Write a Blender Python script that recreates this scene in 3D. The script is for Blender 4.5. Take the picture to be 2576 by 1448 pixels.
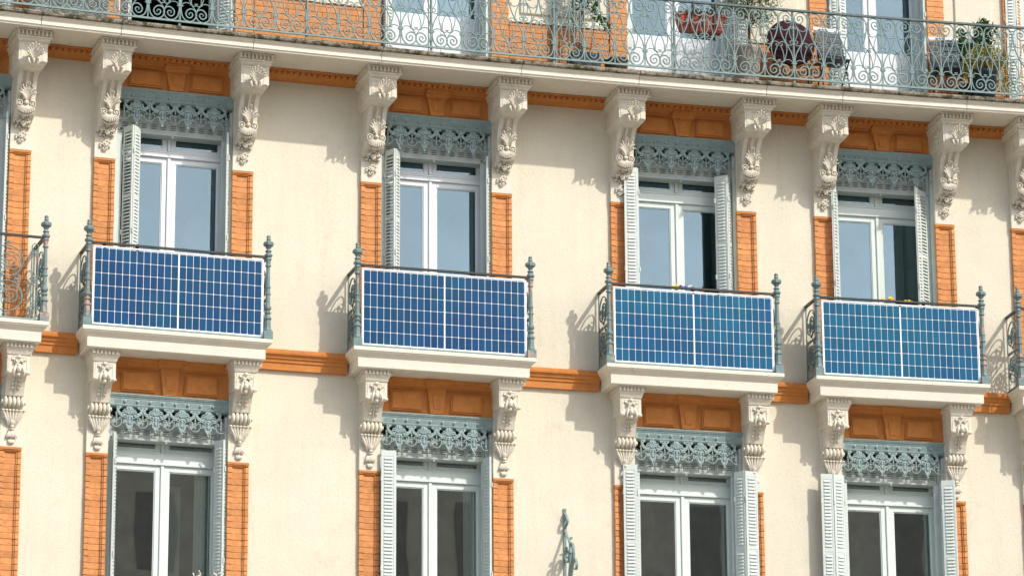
import bpy, math, random
from mathutils import Matrix, Vector
R = random.Random(7)
PI = math.pi
scene = bpy.context.scene
for o in list(bpy.data.objects): bpy.data.objects.remove(o)
COL = scene.collection

# ------------------------------------------------------------------ camera, sky, sun, exposure
CX, CY, CZ, YAW, PITCH, ROLL, LF, KC = -11.1617, -40.0295, -11.5602, -0.2965, 0.2702, -0.0061, 9.0741, -0.0053
fw = Vector((-math.sin(YAW)*math.cos(PITCH), math.cos(YAW)*math.cos(PITCH), math.sin(PITCH)))
rt = Vector((math.cos(YAW), math.sin(YAW), 0)); up = rt.cross(fw)
r2 = rt*math.cos(ROLL)+up*math.sin(ROLL); u2 = up*math.cos(ROLL)-rt*math.sin(ROLL)
cam = bpy.data.cameras.new('camera'); camo = bpy.data.objects.new('camera', cam); COL.objects.link(camo)
m3 = Matrix((r2, u2, -fw)).transposed()
camo.matrix_world = Matrix.Translation((CX, CY, CZ)) @ m3.to_4x4()
cam.sensor_width = 36; cam.sensor_fit = 'HORIZONTAL'; cam.lens = 36*math.exp(LF)/2575; cam.clip_start = .5; cam.clip_end = 2000
scene.camera = camo
SUNL = Vector((-.66, 1.0, -1.05))
EL = math.atan2(1.05, math.hypot(.66, 1)); AZ = math.atan2(.66, -1.0)
world = bpy.data.worlds.new("World"); scene.world = world; world.use_nodes = True
wn = world.node_tree.nodes; wl = world.node_tree.links; wn.clear()
wo = wn.new('ShaderNodeOutputWorld'); wb = wn.new('ShaderNodeBackground'); ws = wn.new('ShaderNodeTexSky')
ws.sky_type = 'NISHITA'; ws.sun_disc = False; ws.sun_elevation = EL; ws.sun_rotation = AZ; ws.dust_density = 2.5; ws.air_density = 1.0
wb.inputs['Strength'].default_value = .15
wt = wn.new('ShaderNodeTexCoord'); wno = wn.new('ShaderNodeTexNoise'); wno.inputs['Scale'].default_value = 3.2; wno.inputs['Detail'].default_value = 7; wno.inputs['Roughness'].default_value = .6; wno.inputs['Distortion'].default_value = .4
wmp = wn.new('ShaderNodeMapping'); wmp.inputs['Scale'].default_value = (1, 1, 2.6); wl.new(wt.outputs['Generated'], wmp.inputs[0]); wl.new(wmp.outputs[0], wno.inputs['Vector'])
wcr = wn.new('ShaderNodeValToRGB'); wcr.color_ramp.elements[0].position = .46; wcr.color_ramp.elements[1].position = .72; wcr.color_ramp.elements[1].color = (.75, .75, .75, 1)
wl.new(wno.outputs[0], wcr.inputs[0]); wmx = wn.new('ShaderNodeMix'); wmx.data_type = 'RGBA'; wl.new(wcr.outputs[0], wmx.inputs[0]); wl.new(ws.outputs[0], wmx.inputs[6]); wmx.inputs[7].default_value = (6.2, 6.2, 6.0, 1)
wl.new(wmx.outputs[2], wb.inputs[0]); wl.new(wb.outputs[0], wo.inputs[0])
sl = bpy.data.lights.new('sun', 'SUN'); sl.energy = 2.35; sl.angle = math.radians(.9); sl.color = (1, .95, .87)
so = bpy.data.objects.new('sun', sl); so.rotation_euler = SUNL.to_track_quat('-Z', 'Y').to_euler(); so.location = (20, -30, 40); COL.objects.link(so)
scene.view_settings.view_transform = 'Standard'; scene.view_settings.look = 'None'
scene.view_settings.gamma = 1; scene.view_settings.use_curve_mapping = False
scene.view_settings.exposure = .53
scene.render.engine = 'CYCLES'

# ------------------------------------------------------------------ materials
def N(nt, t, **k):
    n = nt.nodes.new(t)
    for a, b in k.items():
        if a in n.inputs: n.inputs[a].default_value = b
        else: setattr(n, a, b)
    return n
def mat(name, col, rough=.8, var=.12, scale=6., bump=.0, bscale=60., col2=None, thr=None, metal=0., spec=.4, detail=5., streak=False, objvar=0.):
    m = bpy.data.materials.new(name); m.use_nodes = True; nt = m.node_tree; nt.nodes.clear()
    out = N(nt, 'ShaderNodeOutputMaterial'); p = N(nt, 'ShaderNodeBsdfPrincipled')
    p.inputs['Roughness'].default_value = rough; p.inputs['Metallic'].default_value = metal
    p.inputs['Specular IOR Level'].default_value = spec
    nt.links.new(p.outputs[0], out.inputs[0])
    tc = N(nt, 'ShaderNodeTexCoord'); oi = N(nt, 'ShaderNodeObjectInfo')
    add = N(nt, 'ShaderNodeVectorMath', operation='MULTIPLY_ADD')
    nt.links.new(tc.outputs['Object'], add.inputs[0]); add.inputs[1].default_value = (1, 1, 1)
    rv = N(nt, 'ShaderNodeCombineXYZ'); mu = N(nt, 'ShaderNodeMath', operation='MULTIPLY'); mu.inputs[1].default_value = 37.
    nt.links.new(oi.outputs['Random'], mu.inputs[0]); nt.links.new(mu.outputs[0], rv.inputs[0]); nt.links.new(mu.outputs[0], rv.inputs[2])
    nt.links.new(rv.outputs[0], add.inputs[2])
    no = N(nt, 'ShaderNodeTexNoise'); no.inputs['Scale'].default_value = scale; no.inputs['Detail'].default_value = detail; no.inputs['Roughness'].default_value = .65
    nt.links.new(add.outputs[0], no.inputs['Vector'])
    cr = N(nt, 'ShaderNodeValToRGB'); e = cr.color_ramp.elements
    lo = [max(0, c*(1-var)) for c in col[:3]]+[1]; hi = [min(1, c*(1+var)) for c in col[:3]]+[1]
    e[0].position = .3; e[0].color = lo; e[1].position = .7; e[1].color = hi
    nt.links.new(no.outputs[0], cr.inputs[0])
    last = cr.outputs[0]
    if col2:
        n2 = N(nt, 'ShaderNodeTexNoise'); n2.inputs['Scale'].default_value = thr[1]; n2.inputs['Detail'].default_value = 6; n2.inputs['Roughness'].default_value = .7
        nt.links.new(add.outputs[0], n2.inputs['Vector'])
        c2 = N(nt, 'ShaderNodeValToRGB'); f = c2.color_ramp.elements; f[0].position = thr[0]; f[1].position = thr[0]+thr[2]
        nt.links.new(n2.outputs[0], c2.inputs[0])
        mx = N(nt, 'ShaderNodeMix', data_type='RGBA'); nt.links.new(c2.outputs[0], mx.inputs[0]); nt.links.new(last, mx.inputs[6]); mx.inputs[7].default_value = (*col2, 1)
        last = mx.outputs[2]
    if objvar:
        hv = N(nt, 'ShaderNodeHueSaturation'); q = N(nt, 'ShaderNodeMath', operation='MULTIPLY_ADD'); q.inputs[1].default_value = objvar; q.inputs[2].default_value = 1-objvar/2
        nt.links.new(oi.outputs['Random'], q.inputs[0]); nt.links.new(q.outputs[0], hv.inputs['Value']); hv.inputs['Saturation'].default_value = .97; nt.links.new(last, hv.inputs['Color']); last = hv.outputs[0]
    if streak:                                           # rain streaks running down the wall
        mp = N(nt, 'ShaderNodeMapping'); mp.inputs['Scale'].default_value = (7, 7, .55); nt.links.new(tc.outputs['Object'], mp.inputs[0])
        n3 = N(nt, 'ShaderNodeTexNoise'); n3.inputs['Scale'].default_value = 1.; n3.inputs['Detail'].default_value = 7; n3.inputs['Roughness'].default_value = .72; nt.links.new(mp.outputs[0], n3.inputs['Vector'])
        c3 = N(nt, 'ShaderNodeValToRGB'); g = c3.color_ramp.elements; g[0].position = .50; g[0].color = (1, 1, 1, 1); g[1].position = .78; g[1].color = (.93, .91, .87, 1); nt.links.new(n3.outputs[0], c3.inputs[0])
        n4 = N(nt, 'ShaderNodeTexNoise'); n4.inputs['Scale'].default_value = 55; n4.inputs['Detail'].default_value = 2; nt.links.new(tc.outputs['Object'], n4.inputs['Vector'])
        c4 = N(nt, 'ShaderNodeValToRGB'); g = c4.color_ramp.elements; g[0].position = .30; g[0].color = (.92, .90, .87, 1); g[1].position = .46; g[1].color = (1, 1, 1, 1); nt.links.new(n4.outputs[0], c4.inputs[0])
        for c_ in (c3, c4):
            m_ = N(nt, 'ShaderNodeMix', data_type='RGBA', blend_type='MULTIPLY'); m_.inputs[0].default_value = 1.; nt.links.new(last, m_.inputs[6]); nt.links.new(c_.outputs[0], m_.inputs[7]); last = m_.outputs[2]
    nt.links.new(last, p.inputs['Base Color'])
    if bump:
        nb = N(nt, 'ShaderNodeTexNoise'); nb.inputs['Scale'].default_value = bscale; nb.inputs['Detail'].default_value = 6
        nt.links.new(add.outputs[0], nb.inputs['Vector'])
        b = N(nt, 'ShaderNodeBump'); b.inputs['Strength'].default_value = bump; b.inputs['Distance'].default_value = .01
        nt.links.new(nb.outputs[0], b.inputs['Height']); nt.links.new(b.outputs[0], p.inputs['Normal'])
    return m
M = {}
M['stucco'] = mat('cream_stucco', (.69, .642, .518), .9, .04, 1.1, .35, 35, col2=(.55, .49, .385), thr=(.58, 2.6, .34), streak=True)
M['stone'] = mat('cream_painted_stone', (.70, .65, .54), .85, .08, 9, .6, 70, col2=(.42, .36, .27), thr=(.60, 12, .16))
M['fascia'] = mat('pale_painted_fascia', (.72, .67, .56), .85, .05, 5, .4, 40, col2=(.55, .47, .35), thr=(.60, 6, .16))
M['moss'] = mat('mossy_stone_lip', (.23, .20, .15), .95, .5, 30, .9, 60, col2=(.045, .045, .02), thr=(.46, 9, .12))
M['brick'] = mat('orange_painted_brick', (.60, .258, .085), .85, .20, 14, .6, 90, col2=(.36, .10, .025), thr=(.66, 45, .08), objvar=.22)
M['orange'] = mat('orange_painted_stone', (.57, .218, .055), .85, .12, 9, .4, 60, col2=(.33, .09, .02), thr=(.67, 30, .1))
M['iron'] = mat('teal_painted_iron', (.185, .27, .262), .55, .14, 18, .2, 90, col2=(.12, .16, .16), thr=(.70, 34, .05))
M['ironp'] = mat('teal_and_primer_iron', (.155, .225, .22), .5, .2, 18, .2, 90, col2=(.42, .27, .22), thr=(.57, 4.5, .06))
M['val'] = mat('teal_lace_iron', (.275, .365, .36), .6, .14, 14, .1, 80)
M['dark'] = mat('black_painted_rail', (.035, .037, .036), .5, .2, 12)
M['railtop'] = mat('dark_teal_rail', (.085, .125, .125), .5, .3, 12)
M['shut'] = mat('pale_green_grey_paint', (.56, .62, .585), .55, .05, 7, .05, 80, col2=(.42, .45, .40), thr=(.64, 8, .1))
M['shutw'] = mat('weathered_white_shutter', (.60, .645, .605), .55, .05, 7, .05, 80, col2=(.42, .34, .20), thr=(.64, 18, .06))
M['box'] = mat('grey_green_blind_box', (.42, .47, .44), .7, .06, 7)
M['slit'] = mat('dark_slits', (.16, .17, .16), .8, .1, 7)
M['pvc'] = mat('white_window_plastic', (.74, .77, .78), .35, .02, 3)
M['woodg'] = mat('pale_green_window_wood', (.66, .73, .69), .5, .04, 4)
M['room'] = mat('dim_room_and_void', (.10, .10, .085), .9, .2, 3)
M['curtain'] = mat('white_curtain', (.80, .84, .84), .9, .06, 20)
M['frame'] = mat('white_panel_frame', (.88, .89, .90), .35, .01, 3)
M['black'] = mat('black_plastic', (.02, .02, .021), .5, .1, 9)
M['terra'] = mat('terracotta_plastic', (.30, .055, .028), .6, .1, 9)
M['maroon'] = mat('dark_maroon_metal', (.03, .006, .010), .75, .1, 9, spec=.15)
M['slate'] = mat('slate_grey_slats', (.065, .085, .105), .6, .15, 12)
M['whitem'] = mat('white_metal', (.7, .72, .73), .5, .05, 9)
M['taupe'] = mat('taupe_ceramic', (.33, .285, .235), .6, .1, 9)
M['navy'] = mat('dark_navy_pot', (.012, .022, .032), .45, .2, 9)
M['wicker'] = mat('grey_wicker', (.45, .46, .44), .9, .2, 20)
M['bark'] = mat('dark_bark', (.07, .05, .035), .9, .25, 20)
M['leafd'] = mat('dark_green_leaf', (.05, .12, .03), .55, .4, 30)
M['leafo'] = mat('olive_leaf', (.12, .17, .075), .6, .35, 30)
M['leafy'] = mat('yellow_green_leaf', (.34, .31, .05), .6, .5, 30)
M['yellow'] = mat('yellow_petal', (.80, .52, .01), .6, .08, 9)
M['purple'] = mat('purple_petal', (.10, .05, .32), .6, .1, 9)
M['orangep'] = mat('orange_petal', (.75, .22, .03), .6, .1, 9)
M['whitep'] = mat('white_petal', (.8, .8, .75), .6, .1, 9)
M['sedum'] = mat('pink_sedum', (.50, .30, .20), .7, .25, 30)
M['asphalt'] = mat('asphalt', (.055, .055, .055), .9, .15, 3)
M['paving'] = mat('pale_paving', (.44, .40, .34), .9, .12, 2)
M['oppo'] = mat('brown_brick_opposite', (.46, .41, .31), .9, .2, 2)
M['oppow'] = mat('dark_opposite_glass', (.22, .2, .16), .8, .2, 2)

def glass(name, fac, tint, gcol, wob=.12):
    m = bpy.data.materials.new(name); m.use_nodes = True; nt = m.node_tree; nt.nodes.clear()
    out = N(nt, 'ShaderNodeOutputMaterial'); mx = N(nt, 'ShaderNodeMixShader'); lw = N(nt, 'ShaderNodeFresnel'); lw.inputs['IOR'].default_value = 1.45
    ma = N(nt, 'ShaderNodeMath', operation='ADD'); ma.inputs[1].default_value = fac; ma.use_clamp = True
    tr = N(nt, 'ShaderNodeBsdfTransparent'); tr.inputs[0].default_value = (*tint, 1)
    gl = N(nt, 'ShaderNodeBsdfGlossy'); gl.inputs['Color'].default_value = (*gcol, 1); gl.inputs['Roughness'].default_value = .01
    tc = N(nt, 'ShaderNodeTexCoord'); no = N(nt, 'ShaderNodeTexNoise'); no.inputs['Scale'].default_value = 1.1; no.inputs['Detail'].default_value = 1
    b = N(nt, 'ShaderNodeBump'); b.inputs['Strength'].default_value = wob; b.inputs['Distance'].default_value = .02
    nt.links.new(tc.outputs['Object'], no.inputs['Vector']); nt.links.new(no.outputs[0], b.inputs['Height']); nt.links.new(b.outputs[0], gl.inputs['Normal'])
    nt.links.new(lw.outputs[0], ma.inputs[0]); nt.links.new(ma.outputs[0], mx.inputs[0]); nt.links.new(tr.outputs[0], mx.inputs[1]); nt.links.new(gl.outputs[0], mx.inputs[2]); nt.links.new(mx.outputs[0], out.inputs[0])
    return m
M['glass'] = glass('clear_window_glass', .14, (.8, .86, .84), (.66, .87, 1.))
M['glasslow'] = glass('old_window_glass', .24, (.86, .9, .86), (.95, .97, 1.), .05)

def cellmat(nm, lo, hi):
    m = bpy.data.materials.new(nm); m.use_nodes = True; nt = m.node_tree; nt.nodes.clear()
    out = N(nt, 'ShaderNodeOutputMaterial'); p = N(nt, 'ShaderNodeBsdfPrincipled'); p.inputs['Roughness'].default_value = .38
    p.inputs['Specular IOR Level'].default_value = .2; p.inputs['Coat Weight'].default_value = .0; p.inputs['Coat Roughness'].default_value = .06
    tc = N(nt, 'ShaderNodeTexCoord'); sx = N(nt, 'ShaderNodeSeparateXYZ'); nt.links.new(tc.outputs['Object'], sx.inputs[0])
    mu = N(nt, 'ShaderNodeMath', operation='MULTIPLY'); mu.inputs[1].default_value = 2*PI*13/.145; nt.links.new(sx.outputs[2], mu.inputs[0])
    si = N(nt, 'ShaderNodeMath', operation='SINE'); nt.links.new(mu.outputs[0], si.inputs[0])
    cr = N(nt, 'ShaderNodeValToRGB'); e = cr.color_ramp.elements; e[0].position = .0; e[0].color = lo; e[1].position = 1.; e[1].color = hi
    ma = N(nt, 'ShaderNodeMath', operation='MULTIPLY_ADD'); ma.inputs[1].default_value = .5; ma.inputs[2].default_value = .5; nt.links.new(si.outputs[0], ma.inputs[0])
    nt.links.new(ma.outputs[0], cr.inputs[0])
    geo = N(nt, 'ShaderNodeNewGeometry'); no = N(nt, 'ShaderNodeTexNoise'); no.inputs['Scale'].default_value = 1.1; nt.links.new(geo.outputs['Position'], no.inputs['Vector'])
    c2 = N(nt, 'ShaderNodeValToRGB'); f = c2.color_ramp.elements; f[0].position = .38; f[0].color = (.9, .88, 1., 1); f[1].position = .62; f[1].color = (1., 1.15, 1., 1)
    nt.links.new(no.outputs[0], c2.inputs[0])
    mx = N(nt, 'ShaderNodeMix', data_type='RGBA', blend_type='MULTIPLY'); mx.inputs[0].default_value = 1.
    nt.links.new(cr.outputs[0], mx.inputs[6]); nt.links.new(c2.outputs[0], mx.inputs[7])
    oi = N(nt, 'ShaderNodeObjectInfo'); hv = N(nt, 'ShaderNodeHueSaturation')
    q = N(nt, 'ShaderNodeMath', operation='MULTIPLY_ADD'); q.inputs[1].default_value = .3; q.inputs[2].default_value = .85; nt.links.new(oi.outputs['Random'], q.inputs[0])
    nt.links.new(q.outputs[0], hv.inputs['Value']); nt.links.new(mx.outputs[2], hv.inputs['Color']); nt.links.new(hv.outputs[0], p.inputs['Base Color'])
    nt.links.new(p.outputs[0], out.inputs[0]); return m
M['cell'] = cellmat('navy_solar_cell', (.0, .012, .06, 1), (.0, .10, .235, 1)); M['cellt'] = cellmat('teal_blue_solar_cell', (.0, .022, .085, 1), (.0, .155, .30, 1))

# ------------------------------------------------------------------ facade frame: s along the wall, d outward, z up (the wall is very slightly concave)
def Wp(s, d, z):
    th = 2*KC*s
    return Vector((s-th*th*s/6+d*math.sin(th), KC*s*s-d*math.cos(th), z))
def FR(s, d=0., z=0., rot=0.):
    return Matrix.Translation(Wp(s, d, z)) @ Matrix.Rotation(2*KC*s+rot, 4, 'Z')

class MB:
    def __init__(self): self.v = []; self.f = []; self.sm = []; self.mi = []
    def add(self, v, f, sm=False, mi=0):
        b = len(self.v); self.v += [tuple(p) for p in v]; self.f += [tuple(i+b for i in q) for q in f]
        self.sm += [sm]*len(f); self.mi += [mi]*len(f); return self
    def box(self, x0, x1, y0, y1, z0, z1, mi=0):
        return self.add([(x0, y0, z0), (x1, y0, z0), (x1, y1, z0), (x0, y1, z0), (x0, y0, z1), (x1, y0, z1), (x1, y1, z1), (x0, y1, z1)],
                        [(0, 3, 2, 1), (4, 5, 6, 7), (0, 1, 5, 4), (1, 2, 6, 5), (2, 3, 7, 6), (3, 0, 4, 7)], mi=mi)
    def sbox(self, s0, s1, d0, d1, z0, z1, mi=0): return self.box(s0, s1, -d1, -d0, z0, z1, mi)
    def bbox(self, x0, x1, y0, y1, z0, z1, b):          # box whose front (-y) edges are chamfered
        v = [(x0, y1, z0), (x1, y1, z0), (x1, y1, z1), (x0, y1, z1), (x0, y0+b, z0), (x1, y0+b, z0), (x1, y0+b, z1), (x0, y0+b, z1),
             (x0+b, y0, z0+b), (x1-b, y0, z0+b), (x1-b, y0, z1-b), (x0+b, y0, z1-b)]
        f = [(0, 3, 2, 1), (0, 1, 5, 4), (1, 2, 6, 5), (2, 3, 7, 6), (3, 0, 4, 7), (4, 5, 9, 8), (5, 6, 10, 9), (6, 7, 11, 10), (7, 4, 8, 11), (8, 9, 10, 11)]
        return self.add(v, f)
    def loft(self, rings, cap=True, sm=False, mi=0, closed=True):
        n = len(rings[0]); v = [p for r in rings for p in r]; f = []
        for i in range(len(rings)-1):
            for j in range(n if closed else n-1):
                k = (j+1) % n; f.append((i*n+j, i*n+k, (i+1)*n+k, (i+1)*n+j))
        self.add(v, f, sm, mi)
        if cap: self.add(v[:n], [tuple(range(n))[::-1]], False, mi); self.add(v[-n:], [tuple(range(n))], False, mi)
        return self
    def slab(self, s0, s1, prof, back=0.):             # prof = [(z, d, e)] from top to bottom, mitred mouldings on three sides
        return self.loft([[(s0-e, -back, z), (s0-e, -d, z), (s1+e, -d, z), (s1+e, -back, z)] for z, d, e in prof])
    def lathe(self, prof, n=10, c=(0, 0), sm=True, sc=(1, 1)):
        return self.loft([[(c[0]+sc[0]*r*math.cos(2*PI*(i+.5)/n), c[1]+sc[1]*r*math.sin(2*PI*(i+.5)/n), z) for i in range(n)] for z, r in prof], sm=sm)
    def tube(self, pts, r, n=5, sm=True):
        P = [Vector(p) for p in pts]; rr = r if isinstance(r, (list, tuple)) else [r]*len(P); rings = []
        ref = None
        for i, p in enumerate(P):
            t = (P[min(i+1, len(P)-1)]-P[max(i-1, 0)]).normalized()
            if ref is None:
                ref = Vector((0, 0, 1)) if abs(t.z) < .9 else Vector((1, 0, 0))
            a = (ref-t*ref.dot(t)).normalized(); ref = a; b = t.cross(a)
            rings.append([p+(a*math.cos(2*PI*j/n)+b*math.sin(2*PI*j/n))*rr[i] for j in range(n)])
        return self.loft(rings, sm=sm)
    def strap(self, pts, w, t, nrm=(0, 1, 0)):          # flat forged bar: in-plane thickness t, width w across the plane
        P = [Vector(p) for p in pts]; nrm = Vector(nrm); rings = []
        tt = t if isinstance(t, (list, tuple)) else [t]*len(P)
        for i, p in enumerate(P):
            a = (P[min(i+1, len(P)-1)]-P[max(i-1, 0)]); a -= nrm*a.dot(nrm); a.normalize(); b = a.cross(nrm)
            h = tt[i]/2; c = w/2
            rings.append([p+b*h*.7+nrm*c, p+b*h+nrm*c*.4, p+b*h-nrm*c*.4, p+b*h*.7-nrm*c, p-b*h*.7-nrm*c, p-b*h-nrm*c*.4, p-b*h+nrm*c*.4, p-b*h*.7+nrm*c])
        return self.loft(rings, sm=True)
    def lump(self, c, r, rot=None, nu=7, nv=5, mi=0):
        v = []; f = []; c = Vector(c); q = rot or Matrix.Identity(3)
        v.append(c+q@Vector((0, 0, r[2])))
        for i in range(1, nv):
            a = PI*i/nv
            for j in range(nu):
                b = 2*PI*j/nu; v.append(c+q@Vector((r[0]*math.sin(a)*math.cos(b), r[1]*math.sin(a)*math.sin(b), r[2]*math.cos(a))))
        v.append(c-q@Vector((0, 0, r[2]))); L = len(v)-1
        for j in range(nu):
            k = (j+1) % nu; f.append((0, 1+j, 1+k)); f.append((L, L-nu+k, L-nu+j))
            for i in range(nv-2): f.append((1+i*nu+j, 1+(i+1)*nu+j, 1+(i+1)*nu+k, 1+i*nu+k))
        return self.add(v, f, True, mi)
    def poly(self, pts, y0, y1, mi=0):                  # extruded outline in the x-z plane
        n = len(pts); v = [(x, y0, z) for x, z in pts]+[(x, y1, z) for x, z in pts]
        f = [tuple(range(n)), tuple(range(2*n-1, n-1, -1))]+[(i, n+i, n+(i+1) % n, (i+1) % n) for i in range(n)]
        return self.add(v, f, False, mi)
    def mesh(self, name, mats, warp=False):
        me = bpy.data.meshes.new(name)
        vs = [Wp(x, -y, z) for x, y, z in self.v] if warp else self.v
        me.from_pydata(vs, [], self.f); me.polygons.foreach_set('use_smooth', self.sm)
        for m in (mats if isinstance(mats, (list, tuple)) else [mats]): me.materials.append(M[m])
        if isinstance(mats, (list, tuple)): me.polygons.foreach_set('material_index', self.mi)
        me.update()
        import bmesh
        bm = bmesh.new(); bm.from_mesh(me); bmesh.ops.recalc_face_normals(bm, faces=bm.faces); bm.to_mesh(me); bm.free()
        return me
WM = {}
def link(name, data, Mw, parent=None, **props):
    o = bpy.data.objects.new(name, data); COL.objects.link(o)
    if parent is not None:
        o.parent = parent; o.matrix_local = WM[parent.name].inverted() @ Mw
    else: o.matrix_world = Mw
    WM[o.name] = Mw.copy()
    for k, v in props.items(): o[k] = v
    return o
def thing(name, label, category, Mw, data=None, group=None):
    o = link(name, data, Mw); o['label'] = label; o['category'] = category
    if group: o['group'] = group
    return o
def copy_tree(o, Mw, parent=None):
    c = o.copy(); COL.objects.link(c); c.parent = parent
    if parent is None: c.matrix_world = Mw
    WM[c.name] = Mw
    if parent is not None: c.matrix_local = WM[parent.name].inverted() @ Mw
    rel = WM[o.name].inverted()
    for ch in list(o.children): copy_tree(ch, Mw @ (rel @ WM[ch.name]), c)
    return c
I4 = Matrix.Identity(4)
def smooth(pts, k=4):                                  # Catmull-Rom through 2D points
    o = []
    for i in range(len(pts)-1):
        a = pts[max(i-1, 0)]; b = pts[i]; c = pts[i+1]; d = pts[min(i+2, len(pts)-1)]
        for j in range(k):
            t = j/k
            o.append(tuple(.5*((2*b[q])+(-a[q]+c[q])*t+(2*a[q]-5*b[q]+4*c[q]-d[q])*t*t+(-a[q]+3*b[q]-3*c[q]+d[q])*t**3) for q in range(2)))
    o.append(tuple(pts[-1])); return o
def spiral(cx, cz, r0, r1, a0, a1, n=18):
    return [(cx+(r0+(r1-r0)*i/n)*math.cos(a0+(a1-a0)*i/n), cz+(r0+(r1-r0)*i/n)*math.sin(a0+(a1-a0)*i/n)) for i in range(n+1)]

# ------------------------------------------------------------------ layout
OPEN = [(-6.78, -5.309), (-4.01, -2.542), (-.654, .796), (2.62, 4.047), (5.355, 6.743), (8.052, 9.5)]
CEN = [-6.04, -3.297, .05, 3.293, 6.05, 8.77]          # balcony centres
PIL = [-7.04, -5.309, -4.272, -2.542, -.904, .796, 2.362, 4.047, 5.094, 6.743, 7.79, 9.5]
PW = .262
GZ = -13.1                                             # ground
B = thing('apartment_building', 'cream stucco apartment building with orange brick pilasters, carved stone consoles, iron balconies and green-grey shutters', 'building', Matrix.Translation((0, 0, GZ)))

# wall: stucco skin with three rows of window openings, reveals included
def build_wall():
    mb = MB(); S0, S1 = -13., 16.
    rows = [(-5.2, -1.63), (-1.0, 2.2), (2.74, 5.6)]
    zc = sorted({GZ, -9., 8.} | {z for r in rows for z in r})
    sc = sorted({S0, S1} | {s for o in OPEN for s in o} | {S0+i for i in range(1, 29)})
    for i in range(len(sc)-1):
        a, b = sc[i], sc[i+1]; inop = any(o[0]-1e-6 <= a and b <= o[1]+1e-6 for o in OPEN)
        for j in range(len(zc)-1):
            c, e = zc[j], zc[j+1]; r = any(q[0]-1e-6 <= c and e <= q[1]+1e-6 for q in rows)
            if inop and r: continue
            mb.add([(a, 0, c), (b, 0, c), (b, 0, e), (a, 0, e)], [(0, 1, 2, 3)])
            mb.add([(a, .4, c), (b, .4, c), (b, .4, e), (a, .4, e)], [(3, 2, 1, 0)])
    for o in OPEN:
        for z0, z1 in rows:
            mb.add([(o[0], 0, z0), (o[0], .4, z0), (o[0], .4, z1), (o[0], 0, z1)], [(0, 1, 2, 3)])
            mb.add([(o[1], 0, z0), (o[1], .4, z0), (o[1], .4, z1), (o[1], 0, z1)], [(3, 2, 1, 0)])
            mb.add([(o[0], 0, z0), (o[1], 0, z0), (o[1], .4, z0), (o[0], .4, z0)], [(0, 1, 2, 3)])
            mb.add([(o[0], 0, z1), (o[1], 0, z1), (o[1], .4, z1), (o[0], .4, z1)], [(3, 2, 1, 0)])
    link('wall', mb.mesh('wall', 'stucco', True), I4, B)
    mb = MB()
    for y in (.42, 4.):
        pass
    mb.sbox(-13.1, -13, -6., 0, GZ, 8.); mb.sbox(16, 16.1, -6., 0, GZ, 8.)
    for s in range(-13, 16):
        mb.sbox(s, s+1, -6., -5.9, GZ, 8.); mb.sbox(s, s+1, -6.2, .0, 8.001, 8.25)
        for z in (-1.3, 2.45, -5.4): mb.sbox(s, s+1, -5.9, -.41, z-.1, z+.1)
    for s in [-9.6, -4.65, -1.75, 1.6, 4.7, 7.4, 11.]: mb.sbox(s-.06, s+.06, -5.9, -.41, -5.3, 8.)
    link('inner_shell', mb.mesh('inner_shell', 'room', True), I4, B)
build_wall()

# ---- projecting cornice band under the long balcony (with dentils) and the plain string course below
segs_u = [(PIL[i]+PW, PIL[i+1]) for i in range(0, 11)]
def band_mesh(s0, s1, prof, w=.0):
    mb = MB(); n = max(1, int((s1-s0)/.7)); rings = []
    for i in range(n+1):
        s = s0+(s1-s0)*i/n; rings.append([(s, 0., prof[0][1])]+[(s, -d, z) for d, z in prof]+[(s, 0., prof[-1][1])])
    mb.loft(rings); return mb
for k, (a, b) in enumerate(segs_u):
    mb = band_mesh(a, b, [(.255, 2.553), (.255, 2.54), (.24, 2.537), (.19, 2.535), (.185, 2.50), (.16, 2.497), (.13, 2.488), (.10, 2.485), (.085, 2.472), (.05, 2.466)])
    band = link('cornice_band', mb.mesh('cornice_band', 'orange', True), I4, B)
    mb = MB(); n = int((b-a)/.075); p = (b-a)/n
    for i in range(n): mb.sbox(a+p*(i+.2), a+p*(i+.8), .187, .235, 2.503, 2.5345)
    link('dentils', mb.mesh('dentils', 'orange', True), I4, band, kind='stuff')
SLABS = [(c-1.158, c+1.158) for c in CEN]
def string_course(a, b):
    mb = band_mesh(a, b, [(.12, -1.0), (.12, -1.03), (.135, -1.035), (.13, -1.06), (.10, -1.075), (.095, -1.105), (.075, -1.115), (.07, -1.15), (.055, -1.155), (.05, -1.24)])
    link('string_course', mb.mesh('string_course', 'orange', True), I4, B)
gaps = [(-13, SLABS[0][0]+.04)]+[(SLABS[i][1]-.04, SLABS[i+1][0]+.04) for i in range(5)]+[(SLABS[5][1]-.04, 16)]
for g in gaps: string_course(*g)

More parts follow.
